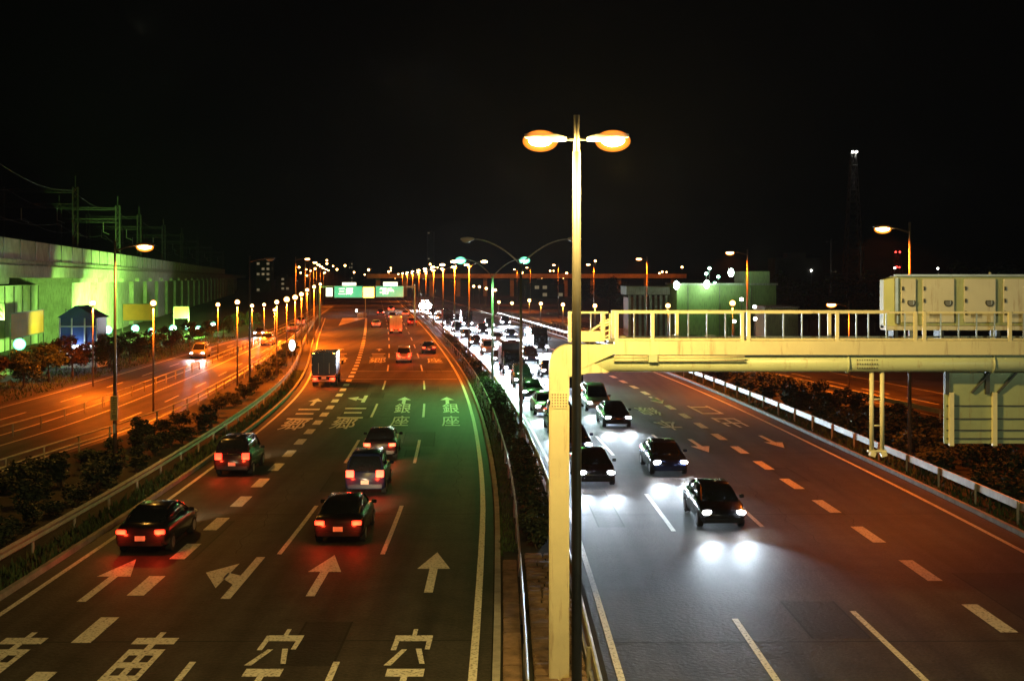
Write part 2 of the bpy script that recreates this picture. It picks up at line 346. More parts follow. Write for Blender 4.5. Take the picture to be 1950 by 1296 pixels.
lettering('三', 672, 786, 1.7, 6.5); lettering('郷', 655, 806, 1.5, 5.5); lettering('三', 580, 788, 1.7, 6.5); lettering('郷', 560, 808, 1.5, 5.5)
for u in (645,720): lettering('三', u, 677, 1.9, 8); lettering('郷', u-1, 686, 1.9, 8)
lettering('座', 827, 686, 1.7, 8)
lettering('口', 1342, 780, 1.5, 5.2, True, .004); lettering('出', 1392, 804, 1.5, 5.2, True, .004)
lettering('線', 1235, 783, 1.4, 5.0, True, .004); lettering('本', 1272, 809, 1.4, 5.0, True, .004)
# median: kerb, raised bed, stone slabs
structure(ribbon('median_bed', off(.62), off(2.6), 33, 900, .16, M['ground'], 4))
def strip_solid(name, fa, fb, d0, d1, z0, z1, m, step=3, parent=None):
    n = max(2,int((d1-d0)/step)+1); rings = []
    for i in range(n):
        d = d0+(d1-d0)*i/(n-1); a, b = fa(d), fb(d)
        rings.append([(a,d,z0),(b,d,z0),(b,d,z1),(a,d,z1)])
    return MB().loft(rings).build(name, m, parent)
structure(strip_solid('kerb', off(.34), off(.52), -40, 900, 0, .22, M['kerb'], 4))
structure(strip_solid('kerb', off(2.55), off(2.75), -40, 900, 0, .22, M['kerb'], 4))
structure(strip_solid('kerb', lambda d: RC(d)+LE(d)-.75, lambda d: RC(d)+LE(d)-.58, -40, 282, 0, .18, M['kerb'], 4))
structure(strip_solid('kerb', lambda d: RC(d)+RE(d)+.95, lambda d: RC(d)+RE(d)+1.12, -40, 700, 0, .18, M['kerb'], 4))
rnd = random.Random(3)
st = MB(); d = 24.0
while d < 39.5:
    ln = rnd.uniform(.38,.62); x = RC(d)+1.28
    while x < RC(d)+2.4:
        wd = rnd.uniform(.35,.7); wd = min(wd, RC(d)+2.5-x)
        st.box((x+wd/2, d+ln/2, .12+rnd.uniform(-.03,.05)), (wd-.04, ln-.07, .26), rz=rnd.uniform(-.04,.04), rx=rnd.uniform(-.10,.02)); x += wd
    d += ln
structure(st.build('stone_paving', M['stone'], bevel=.03))
s2 = MB(); d = 24.0
while d < 38.5:
    ln = rnd.uniform(1.1,1.5); s2.box((RC(d)+.80, d+ln/2, .10), (.44, ln-.03, .2)); d += ln
structure(s2.build('stone_paving', M['stone'], bevel=.02))

# ================================================================== guardrails
def guardrail(name, label, fn, d0, d1, hgt, m, spacing=4.0, kind='beam', gap=None):
    t = thing(name, label, 'guardrail', (fn(d0),d0,0)); ox, oy = fn(d0), d0
    n = int((d1-d0)/2)+1; ds = [d0+(d1-d0)*i/n for i in range(n+1)]
    if kind == 'beam':
        rings = []
        for d in ds:
            x = fn(d)-ox; y = d-oy
            rings.append([(x-.02,y,hgt-.34),(x+.05,y,hgt-.28),(x-.01,y,hgt-.19),(x+.05,y,hgt-.08),(x-.02,y,hgt),(x-.06,y,hgt-.02),(x-.06,y,hgt-.33)])
        MB().loft(rings).build('beam', m, t)
    else:
        for q,z in enumerate((hgt, hgt*.55) if kind == 'pipes' else (hgt,)):
            MB().tube([(fn(d)-ox,d-oy,z) for d in ds], .045, 6).build('rail', m, t)
    p0 = None; d = d0+.2; k = 0
    while d < d1 and k < 70:
        loc = (fn(d)-ox-(.1 if kind == 'beam' else 0), d-oy, 0)
        if p0 is None: p0 = MB().tube([(0,0,0),(0,0,hgt-.02)], .055, 8).build('post', m, t); p0.location = loc
        else: dup(p0, loc, parent=t)
        k += 1; d += spacing
    return t
guardrail('guardrail', 'long pale steel guardrail along the left edge of the left carriageway, above the dark shrubs', lambda d: RC(d)+LE(d)-1.75, 12, 281, .82, M['railw'])
guardrail('guardrail', 'thin pipe handrail along the stone paving in the median, on the left carriageway side', off(1.1), 14, 300, .85, M['galv'], 4.5, 'pipe')
guardrail('guardrail', 'white guardrail at the foot of the yellow column, beside the headlamp lit lanes', off(2.65), 14, 320, .78, M['railw'], 4.5)
guardrail('guardrail', 'pale steel guardrail along the right edge of the right carriageway, passing under the gantry', lambda d: RC(d)+RE(d)+1.85, 25, 300, .88, M['railw'])
guardrail('fence', 'low pipe fence on the near edge of the orange lit side road', SR, 20, 260, .85, M['railw'], 4.0, 'pipes')
guardrail('fence', 'low post fence dividing the two directions of the orange side road', lambda d: SR(d)*.55+SL(d)*.45, 30, 260, .8, M['railw'], 4.0, 'pipe')
guardrail('guardrail', 'pale guardrail along the near edge of the ramp road, seen below the gantry', lambda d: RL(d)-.7, 45, 240, .85, M['railw'])
e = MB(); line(lambda d: SR(d)-.9, -30, 400, .16, e, 4); line(lambda d: SL(d)+.7, -30, 400, .16, e, 4); line(lambda d: SR(d)*.62+SL(d)*.38, -30, 300, .16, e, 4); line(lambda d: SR(d)*.48+SL(d)*.52, -30, 300, .16, e, 4)
for fr in (.80,.25): dashes(lambda d, fr=fr: SR(d)*fr+SL(d)*(1-fr), 30, 5, 12, 22, .16, e)
structure(e.build('side_road_line', M['paint']))
e = MB(); line(lambda d: RL(d)+.6, 31, 300, .16, e, 4); line(lambda d: RL(d)+9, 31, 300, .16, e, 4); dashes(lambda d: RL(d)+4.6, 40, 5, 8, 28, .2, e); structure(e.build('ramp_line', M['paint']))

# ================================================================== plants
def leaves(mb, rn, cx, cy, cz, rx, ry, rz, n, size):
    for _ in range(n):
        a = rn.uniform(0,2*math.pi); b = math.acos(rn.uniform(-1,1)); r = rn.uniform(.55,1.05)
        p = Vector((cx+rx*r*math.sin(b)*math.cos(a), cy+ry*r*math.sin(b)*math.sin(a), cz+rz*r*math.cos(b)))
        q = Matrix.Rotation(rn.uniform(0,6.28),3,'Z') @ Matrix.Rotation(rn.uniform(-1.3,1.3),3,'X')
        s = size*rn.uniform(.6,1.3)
        mb.add([p+q@Vector(c) for c in ((-s*.5,0,0),(0,-s*.35,0),(s*.6,0,.02),(0,s*.35,0))], [(0,1,2,3)])
def make_tree(seed, m, h=4.4, w=2.7):
    rn = random.Random(seed); t = thing('street_tree', '', 'tree')
    tr = MB().tube([(0,0,0),(.03,.02,h*.22),(-.04,.03,h*.42),(.02,0,h*.7)], [.13,.10,.08,.04], 8)
    cr = MB()
    for k in range(22):
        a = rn.uniform(0,6.28); q = rn.uniform(.15,1)**.6; z = h*rn.uniform(.36,.92)
        wz = w*math.sqrt(max(.1,1-((z/h-.62)/.42)**2))
        cx, cy = wz*q*math.cos(a)*.72, wz*q*math.sin(a)*.72
        if k < 9: tr.tube([(0,0,h*rn.uniform(.3,.45)),(cx*.5,cy*.5,z*.82),(cx,cy,z)], [.05,.03,.012], 5)
        r = rn.uniform(.42,.68)*w*.5; leaves(cr, rn, cx, cy, z, r, r, r*.78, 210, .25)
    tr.build('trunk', M['bark'], t, True); cr.build('crown', m, t); return t
def make_bush(seed, w=.95, h=1.1):
    rn = random.Random(seed); t = thing('shrub', '', 'shrub'); cr = MB(); s = MB()
    for k in range(8):
        a = rn.uniform(0,6.28); q = rn.uniform(0,1); cx, cy, z = w*q*.7*math.cos(a), w*q*.7*math.sin(a), h*rn.uniform(.3,.85)
        s.tube([(cx*.2,cy*.2,0),(cx*.7,cy*.7,z*.6),(cx,cy,z)], [.03,.02,.01], 4)
        r = rn.uniform(.3,.5)*w; leaves(cr, rn, cx, cy, z, r, r, r*.85, 120, .17)
    s.build('stem', M['bark'], t); cr.build('foliage', M['bush'], t); return t
ORD = ['nearest','second nearest','third nearest','fourth nearest','fifth nearest','sixth nearest','seventh nearest','eighth nearest','ninth nearest','tenth nearest','eleventh nearest','twelfth nearest','thirteenth nearest','fourteenth nearest','fifteenth nearest','sixteenth nearest','seventeenth nearest','eighteenth nearest','nineteenth nearest','twentieth nearest','twenty first nearest','twenty second nearest','twenty third nearest','twenty fourth nearest','twenty fifth nearest','twenty sixth nearest']
protos = [make_tree(1, M['leafr']), make_tree(2, M['leaf']), make_tree(5, M['leaf'], 4.9, 2.9)]
tpx = [(8,748,0,.68),(72,738,1,.70),(118,728,2,.72),(163,718,0,.86),(205,708,1,.72),(232,700,1,.76),(268,692,2,.74),(305,680,1,.76),(345,672,0,.72),(378,660,2,.72),(408,652,1,.72),(440,643,1,.76),(468,634,2,.72),(495,626,1,.72)]
used = set()
for i,(u,v,k,sc) in enumerate(tpx):
    x,y = P(u,v); x -= 1.2
    lab = ORD[i]+' round street tree from the camera in the row below the floodlit viaduct'
    if k not in used:
        o = protos[k]; used.add(k); o.location = (x,y,0); o.scale = (sc,)*3; o['label'] = lab; o['group'] = 'street trees below the viaduct'
    else: dup(protos[k], (x,y,0), random.uniform(0,6), lab, 'street trees below the viaduct', sc)
bp = [make_bush(21), make_bush(22), make_bush(23,.8,1.3)]
used = set(); rnd = random.Random(8)
def put_bush(x, y, sc, lab, grp):
    k = rnd.randrange(3)
    if k not in used: used.add(k); o = bp[k]; o.location = (x,y,0); o.scale = (sc,)*3; o['label'] = lab; o['group'] = grp
    else: dup(bp[k], (x,y,0), rnd.uniform(0,6), lab, grp, (sc*rnd.uniform(.9,1.3),sc*rnd.uniform(.9,1.2),sc*rnd.uniform(.8,1.25)))
d = 34.0
while d < 165:
    a = RC(d)+LE(d)-2.6; b = SR(d)+.9
    nx = max(1, int((a-b)/1.75))
    for i in range(nx):
        x = a-(i+.5)*(a-b)/nx+rnd.uniform(-.4,.4)
        if abs(d-56.4) < 1.4 and abs(x-P(218,905)[0]) < 1.6: continue
        put_bush(x, d+rnd.uniform(-.6,.6), rnd.uniform(.6,1.0), 'dark leafy shrub in the bed between left guardrail and the side road', 'shrubs left of the expressway')
    d += 1.75+d*.010
d = 40.5
while d < 190:
    put_bush(RC(d)+1.75+rnd.uniform(-.12,.12), d, rnd.uniform(.72,.85), 'dark clipped shrub in the median hedge between the two carriageways', 'shrubs in the median')
    d += 1.6+d*.01
d = 44.0
while d < 175:
    a = RC(d)+RE(d)+2.6; b = min(RL(d)-1.4, a+7)
    for i in range(max(1,int((b-a)/1.9))):
        put_bush(a+(i+.5)*1.9+rnd.uniform(-.4,.4), d+rnd.uniform(-.6,.6), rnd.uniform(.8,1.3), 'dark shrub in the hedge between the right guardrail and the ramp', 'shrubs right of the expressway')
    d += 1.9+d*.012
# grass verges: blades nobody could count
def verge(name, fa, fb, d0, d1, n, m):
    rn = random.Random(hash(name)%99+n); mb = MB()
    for _ in range(n):
        d = d0+(d1-d0)*rn.random()**1.5; x = fa(d)+(fb(d)-fa(d))*rn.random(); h = rn.uniform(.10,.34); s = rn.uniform(.03,.07); a = rn.uniform(0,3.14)
        mb.add([(x-s*math.cos(a),d-s*math.sin(a),0),(x+s*math.cos(a),d+s*math.sin(a),0),(x+rn.uniform(-.15,.15),d+rn.uniform(-.15,.15),h)], [(0,1,2)])
    o = mb.build(name, m); tag(o, 'short rough grass on the verges beside the roads', 'grass', kind='stuff'); return o
verge('grass', lambda d: RC(d)+LE(d)-1.9, lambda d: RC(d)+LE(d)-.8, 24, 120, 5000, M['grass'])
verge('grass', lambda d: SL(d)-7, lambda d: SL(d)-.4, 60, 190, 7000, M['grass'])
verge('grass', lambda d: RC(d)+RE(d)+1.2, lambda d: RC(d)+RE(d)+3, 35, 120, 3500, M['grass'])
verge('grass', off(.55), off(1.1), 40, 130, 4000, M['grass'])

# ================================================================== lamps
def single_lamp(name, cat, label, loc, top, arm, side, lit=True, power=900, group=None, far=False, col=SOD, r=.10, fwd=0.0):
    """pole with one arm; side = +1 arm to the right, -1 to the left"""
    t = thing(name, label, cat, loc, 0, group)
    n = 6 if far else 10
    MB().tube([(0,0,0),(0,0,top*.5),(0,0,top+.25)], [r,r*.8,r*.55], n).build('pole', M['pole'], t, True)
    if not far: MB().tube([(0,0,0),(0,0,.5)], [r*1.7,r*1.6], 10).build('base', M['pole'], t)
    a = side*arm
    MB().tube([(0,0,top-.25),(a*.5,fwd*.5,top-.05),(a*.92,fwd*.92,top)], [.045,.04,.035], 6).build('arm', M['pole'], t, True)
    hd = MB().ell((a,fwd,top+.03), (.46 if not far else .35,.2,.11), 12, 6).build('lamp_head', M['pole'], t, True)
    mm = (M['e_sodf'] if far else M['e_sod']) if lit and col in (SOD,RED_SOD) else (M['e_mercf'] if lit else unlit)
    MB().ell((a,fwd,top-.07), (.33,.2,.12), 12, 6).build('bulb', mm, hd, True)
    if lit: MB().ell((a,fwd,top-.09), (.42,.28,.22), 16, 10).build('lens', M['g_sod'] if col in (SOD,RED_SOD) else M['g_merc'], hd, True)  # emissive shell imitating the bulb's glow
    if lit and power: light(t, (a,fwd,top-.25), col, power, .15, 156, (0,0,0), .5)
    return t
def pole_lamp(label, loc, top, power=300, group=None, col=SOD, size=.26, m=None):
    t = thing('globe_lamp', label, 'lamp post', loc, 0, group)
    MB().tube([(0,0,0),(0,0,top-.25)], [.07,.045], 6).build('pole', M['pole'], t, True)
    MB().tube([(0,0,top-.28),(0,0,top-.16)], [.06,.16], 8).build('collar', M['darkm'], t)
    gl = MB().ell((0,0,top), (size,size,size*.95), 14, 8).build('globe', M['g_glb'] if m is None else M['g_merc'] if m is M['e_mercf'] else m, t, True)  # globe is an emissive volume, imitates glow around the bulb
    MB().ell((0,0,top), (size*.68,size*.68,size*.64), 12, 8).build('bulb', m or M['e_sodf'], gl, True)
    if power: light(t, (0,0,top-size-.12), col, power, .2, 164, (0,0,0), .5)
    return t
# the tall twin lamp in the median in front of the gantry
def twin_lamp(label, loc, power=2600, spot=None):
    t = thing('twin_street_lamp', label, 'street lamp', loc)
    top = 11.85
    MB().tube([(0,0,0),(0,0,4),(0,0,8.0),(0,0,top-.35)], [.10,.092,.084,.074], 20).build('pole', M['lampp'], t, True)
    MB().tube([(0,0,top-.45),(0,0,top+.32)], [.06,.055], 12).build('pole_cap', M['pole'], t, True)
    MB().tube([(0,0,0),(0,0,.02),(0,0,.7)], [.26,.2,.17], 16).build('base', M['galv'], t)
    for s in (-1,1):
        MB().tube([(0,0,top-.12),(s*.32,0,top-.10)], [.035,.035], 8).build('arm', M['pole'], t)
        hd = MB().loft([[(s*x, y*wd, top-.12+dz+zz*hh) for y,zz in ((-1,-.6),(-.7,.6),(0,1),(.7,.6),(1,-.6))] for x,wd,hh,dz in ((.18,.06,.05,0),(.30,.085,.075,.01),(.36,.12,.085,.02),(.75,.13,.09,.05),(.95,.07,.04,.06))]).build('lamp_head', M['white'], t, True)
        MB().ell((s*.66,0,top-.14), (.22,.12,.11), 16, 8).build('bulb', M['e_sod'], hd, True)
        MB().ell((s*.66,0,top-.15), (.33,.22,.20), 20, 12).build('lens', M['g_sod'], hd, True)  # glowing volume stands in for the halo of the bulb
        light(t, (s*.66,-.05,top-.36), GOLD, power, .16, spot)
    return t
TX, TY = (1098-975)*22/F, 22.0
twin = twin_lamp('tall twin headed street lamp glowing orange in front of the yellow gantry', (TX,TY,0))

twin_lamp('twin street lamp standing in the median behind the camera', (RC(-10)+1.9,-12,0), 2600, 150)
# green mercury lamps with curved Y arms in the median
def y_lamp(label, loc, top, lits, spread, rz=0.0, power=4200, lc=MERC, point=False, tilt=0.0):
    t = thing('curved_arm_lamp', label, 'street lamp', loc, rz, 'curved twin arm lamps in the median')
    MB().tube([(0,0,0),(0,0,top*.5),(0,0,top-1.4)], [.11,.09,.07], 12).build('pole', M['galv'], t, True)
    MB().tube([(0,0,0),(0,0,.6)], [.17,.15], 12).build('base', M['galv'], t)
    for s,l in zip((-1,1), lits):
        pts = [(s*spread*q, 0, top-1.5+1.5*math.sin(q*math.pi/2)**.85) for q in [i/9 for i in range(10)]]
        MB().tube(pts, [.05-.02*i/9 for i in range(10)], 8).build('arm', M['galv'], t, True)
        hd = MB().ell((s*(spread+.30),0,top), (.42,.17,.12), 14, 7).build('lamp_head', M['white'], t, True)
        MB().ell((s*(spread+.36),0,top-.09), (.28,.15,.13), 14, 7).build('bulb', M['e_merc'] if l else unlit, hd, True)
        if l: MB().ell((s*(spread+.36),0,top-.09), (.46,.34,.30), 18, 12).build('lens', M['g_merc'], hd, True)  # green glow modelled as an emissive volume
        if l: light(t, (s*(spread+.36),-.05,top-.33), lc, power, .15, None if point else 140, (tilt,0,0), .8)
    return t
y_lamp('curved twin arm lamp with both heads dark, just behind the tall twin lamp', (P(992,836)[0],69,0), 11.45, (False,False), 2.75)
y_lamp('unseen curved twin arm lamp added behind the camera to light the gantry cabinets', (18.9,-4,0), 11.4, (True,False), 2.5, power=4600, lc=(.92,1.0,.66), point=True)  # unseen lamp, added to light the cabinets and gantry front
y_lamp('curved twin arm lamp glowing green on both heads over the median', (P(938,745)[0],98.5,0), 10.75, (True,True), 2.25, power=6000, tilt=R_(-17))
for i,(u,D,tp) in enumerate(((910,128,11.0),(884,158,11),(868,190,11),(850,225,11),(836,262,11),(823,305,11),(812,355,11),(803,415,11),(795,490,11))):
    t = thing('median_lamp', ORD[i]+' twin orange lamp in the median beyond the green lamps', 'street lamp', (RC(D)+1.7,D,0), 0, 'orange median lamps')
    MB().tube([(0,0,0),(0,0,tp)], [.10,.06], 6).build('pole', M['pole'], t, True)
    for s in (-1,1):
        MB().tube([(0,0,tp-.6),(s*.9,0,tp-.1),(s*1.5,0,tp)], .04, 5).build('arm', M['pole'], t)
        MB().ell((s*1.6,0,tp-.03), (.36,.2,.14), 10, 6).build('lens', M['e_sodf'], t, True)
    light(t, (0,-.2,tp-.4), RED_SOD, 12500, .25, 158, (0,0,0), .5)
# roadside lamps on the left of the expressway
x,y = P(218,905); single_lamp('street_lamp', 'street lamp', 'lit single arm lamp with a yellow plate on its pole, left of the expressway', (x,56.5,0), 10.75, 1.4, 1, True, 2300)
tx, ty = x, 56.5
x,y = P(475,745); single_lamp('street_lamp', 'street lamp', 'unlit single arm lamp standing among the shrubs left of the guardrail', (x,98.5,0), 10.8, 1.65, 1, False)
for i,(u,D,tp) in enumerate(((563,176,12.1),(581,208,12),(590,240,12),(597,275,12),(603,315,12),(610,360,12),(616,410,12))):
    single_lamp('roadside_lamp', 'street lamp', ORD[i]+' lit orange lamp in the receding row left of the branch lanes', ((u-975)*D/F,D,0), tp, 1.7, 1, True, 12000, 'receding lamps left of the expressway', True, RED_SOD, .09)
x,y = P(1737,900); single_lamp('street_lamp', 'street lamp', 'orange arm lamp rising behind the pale cabinets on the gantry', (19.1,58,0), 11.65, 1.3, -1, True, 7000, None, False, RED_SOD)
single_lamp('street_lamp', 'street lamp', 'orange arm lamp standing in front of the pale green building', (P(1393,720)[0]*1.0+1.2,110,0), 11.6, 1.6, -1, True, 14000, None, False, RED_SOD)
for i,(u,D,tp) in enumerate(((1232,151,11.7),(1131,213,11.7),(1063,280,12.4),(1010,350,12.4),(985,420,12.4))):
    single_lamp('roadside_lamp', 'street lamp', ORD[i]+' lit orange lamp in the row right of the expressway behind the gantry rail', ((u-975)*D/F,D,0), tp, 1.0, -1, True, 9000, 'receding lamps right of the expressway', True, RED_SOD, .09)
# shorter lamps of the side road
i = 0
for (u,v,h) in ((292,577,7.5),(452,575,7.2),(527,575,7.0),(546,570,7),(562,566,7),(574,560,7)):
    D = F*(H-h)/(v-HV); D = min(D, 230+i*12); xx = (u-975)*D/F
    pole_lamp(ORD[i]+' globe lamp along the near fence of the side road', (xx,D,0), h, 14000, 'globe lamps on the near side of the side road', RED_SOD,   .24 if D < 120 else .34); i += 1
i = 0
for (u,v,h) in ((177,577,7.1),(415,580,6.2),(480,582,5.6),(503,580,5.4),(523,590,4.6),(585,552,7.6),(598,546,8),(610,541,8.2)):
    D = F*(H-h)/(v-HV); xx = (u-975)*D/F
    pole_lamp(ORD[i]+' globe lamp along the tree row of the side road', (xx,D,0), h, 13000, 'globe lamps on the far side of the side road', RED_SOD, .28); i += 1
# globe lamps far to the right
i = 0
for (u,v,D) in ((1395,577,120),(1272,582,150),(1133,582,190),(1072,580,220),(1030,578,250),(1008,572,275),(975,577,300),(950,575,330),(943,552,360),(926,549,400),(913,546,440),(902,545,480)):
    h = H-(v-HV)*D/F
    pole_lamp(ORD[i]+' globe lamp seen low beyond the right carriageway', ((u-975)*D/F,D,0), h, 900 if i < 6 else 0, 'globe lamps beyond the right carriageway', SOD, .26+D*.0006); i += 1
t = single_lamp('street_lamp', 'street lamp', 'low curved arm lamp glowing amber right behind the gantry rail, before dark trees', ((1617-975)*95/F,95,0), 7.2, 1.4, -1, True, 9000, None, True, RED_SOD)
# tiny distant lamps on the horizon
rnd = random.Random(5)
for k in range(46):
    u = rnd.choice([rnd.uniform(740,870), rnd.uniform(985,1300), rnd.uniform(560,640), rnd.uniform(640,760)]); D = rnd.uniform(600,1100); h = rnd.uniform(9,19)
    t = pole_lamp('tiny amber lamp far off on the dark horizon', ((u-975)*D/F,D,0), h, 0, 'tiny lamps on the horizon', SOD, rnd.uniform(.5,.9))

# ================================================================== gantry
GY = 27.3
gt = thing('sign_gantry', 'yellow painted sign gantry with catwalk railing spanning the right carriageway', 'gantry', (1.06,GY,0))
def gx(u): return (u-1065)*GY/F
def gz(v): return H-(v-HV)*GY/F
hw = .225
MB().box((0,0,gz(760)/2-.1), (2*hw,.42,gz(760)-.2+.2), 0).build('column', M['cream'], gt, bevel=.03)
# curved shoulder
rings = []
zt = gz(655); r = .46
for k in range(9):
    a = math.pi/2*k/8
    cx_, cz_ = -hw+r, zt-r
    rings.append((cx_-r*math.cos(a), cz_+r*math.sin(a)))
poly = [(-hw,gz(760)+.002)]+rings+[(gx(1170),zt),(gx(1170),gz(672)),(gx(1108),gz(700)),(hw,gz(716)),(hw,gz(760)+.002)]
def prism(mb, poly, y0, y1):
    n = len(poly); vs = [(p[0],y0,p[1]) for p in poly]+[(p[0],y1,p[1]) for p in poly]
    return mb.add(vs, [tuple(range(n)), tuple(reversed(range(n,2*n)))]+[(i,(i+1)%n,(i+1)%n+n,i+n) for i in range(n)])
prism(MB(), poly, -.2095, .2095).build('shoulder', M['cream'], gt)
XE = 19.6
MB().box(((gx(1170)+XE)/2,0,(gz(648)+gz(675))/2), (XE-gx(1170),.40,gz(648)-gz(675))).build('deck_beam', M['cream'], gt, bevel=.012)
MB().box(((gx(1160)+XE)/2,.55,gz(650)), (XE-gx(1160),.7,.05)).build('catwalk', M['galv'], gt)
MB().tube([(hw-.02,.02,gz(692)),(XE,.02,gz(692))], .19, 24).build('lower_tube', M['tubeg'], gt, True)
prism(MB(), [(hw,gz(716)),(hw,gz(682)),(gx(1118),gz(683)),(gx(1160),gz(707.5)),(gx(1120),gz(709))], -.195, .19).build('gusset', M['cream'], gt)
MB().box((XE+.2,0,gz(655)/2), (.45,.42,gz(655))).build('column', M['cream'], gt, bevel=.03)
# bolted splice on the column and on the tube
sp = MB(); sp.box((0,-.218,gz(760)), (.40,.02,.36)).build('splice_plate', M['cream'], gt)
bl = MB()
for a in range(6):
    for b in range(5): bl.ell((-.155+a*.062,-.232,gz(760)-.13+b*.065), (.017,.014,.017), 8, 5)
bl.build('splice_bolt', M['pole'], gt)
bl = MB()
for a in range(9):
    for b in range(3): bl.ell((gx(1630)+a*.055,-.178+[.03,0,.03][b],gz(692)+(b-1)*.09), (.016,.014,.016), 8, 5)
bl.build('splice_bolt', M['darkm'], gt)
MB().tube([(gx(1612),.02,gz(692)),(gx(1616),.02,gz(692))], .215, 24).build('tube_flange', M['tubeg'], gt, True)
MB().tube([(gx(1888),.02,gz(692)),(gx(1892),.02,gz(692))], .215, 24).build('tube_flange', M['tubeg'], gt, True)
# conduit tubes under the deck beam
for a,b in ((1168,1232),(1252,1415)):
    for vv in (678,684.5): MB().tube([(gx(a),-.24,gz(vv)),(gx(b),-.24,gz(vv))], .024, 8).build('conduit', M['cream'], gt, True)
MB().box((gx(1242),-.22,gz(681)), (.2,.1,.16)).build('junction_box', M['tubeg'], gt)
# railing, front side then back side
def rail_bay(a, b, y, thick, thin, mid=None):
    bay = MB(); zb, ztp = gz(645), gz(594.5)
    bay.box(((gx(a)+gx(b))/2,y,ztp), (gx(b)-gx(a),.045,.045)); bay.box(((gx(a)+gx(b))/2,y,zb), (gx(b)-gx(a),.04,.04))
    bay.build('handrail', M['cream'], gt)
    for q in thick: MB().box((gx(q),y,(ztp+gz(648))/2+.0), (.078,.078,ztp-gz(648)+.05)).build('railing_post', M['cream'], gt, bevel=.006)
    for q in thin: MB().box((gx(q),y,(ztp+zb)/2), (.026,.026,ztp-zb-.042)).build('baluster', M['galv'], gt)
rail_bay(1087,1158,-.13,(1085,1147),(1125,))
rail_bay(1172,1416,-.13,(1174,1242,1412),(1207,1275,1310,1345,1380))
rail_bay(1424,1960,-.13,(1424,1592,1740,1757,1919),(1456,1490,1525,1558,1628,1651,1685,1720,1788,1822,1856,1890,1945))
rail_bay(1975,2640,-.13,(1980,2120,2300,2480,2636),(2020,2060,2160,2200,2240,2340,2400,2440,2520,2560,2600))
rail_bay(1172,2640,.90,(1174,1300,1440,1600,1760,1920,2120,2300,2480,2636),())
lad = MB()
lad.tube([(gx(1122),-.05,gz(632)),(gx(1140),-.05,gz(620)),(gx(1163),-.05,gz(612))], .028, 8)
for q in (1151,1161):
    lad.tube([(gx(q),-.05,gz(646)),(gx(q+1),-.05,gz(596))], .022, 8)
for vv in (640,630,620,610): lad.tube([(gx(1142),-.05,gz(vv+5)),(gx(1162),-.05,gz(vv-3))], .018, 6)
lad.build('ladder', M['cream'], gt)
MB().box((gx(1122),-.05,gz(640)), (.52,.22,.24)).build('gantry_box', M['cream'], gt, bevel=.01)
# hanging twin pipes with a foot bracket
hp = MB()
for q in (1661,1681): hp.tube([(gx(q),.02,gz(706)),(gx(q),.02,gz(856))], .052, 10)
for vv in (760,810): hp.box((gx(1671),.02,gz(vv)), (.26,.05,.03))
hp.build('hanger_pipe', M['cream'], gt, True)
hb = MB(); hb.box((gx(1671),.02,gz(858)), (.42,.12,.04)); hb.box((gx(1662),.0,gz(864)), (.12,.14,.10), ry=.3); hb.box((gx(1683),.0,gz(864)), (.12,.14,.10), ry=-.3)
hb.build('hanger_foot', M['cream'], gt)
for q in (1640,1850): MB().box((gx(q),.3,gz(652)), (.08,.5,.05)).build('bracket', M['cream'], gt)
# big sign hung below, seen from behind
sg = thing('hanging_sign', 'back of a large traffic sign hung under the right part of the gantry', 'road sign', (1.06,GY,0))
zs0, zs1 = gz(848), gz(712)
MB().box(((gx(1808)+gx(2150))/2,.34,(zs0+zs1)/2), (gx(2150)-gx(1808),.05,zs1-zs0)).build('sign_panel', M['signg'], sg, bevel=.008)
for q in (1820,1903,1990,2075,2140): MB().box((gx(q),.262,gz(800)), (.10,.10,gz(748)-gz(850))).build('upright', M['cream'], sg)
for vv in (775,800,822,838): MB().box(((gx(1808)+gx(2150))/2,.302,gz(vv)), (gx(2150)-gx(1808)-.1,.022,.028)).build('stiffener', M['darkm'], sg)
for q in (1812,1890,1985,2070,2146): MB().box((gx(q),.275,gz(730)), (.09,.075,gz(708)-gz(752))).build('hanger', M['darkm'], sg)
for q,s in ((1860,1),(1910,1),(2020,-1)): MB().tube([(gx(q),.28,gz(750)),(gx(q+34*s),.2,gz(710))], .03, 6).build('brace', M['darkm'], sg)
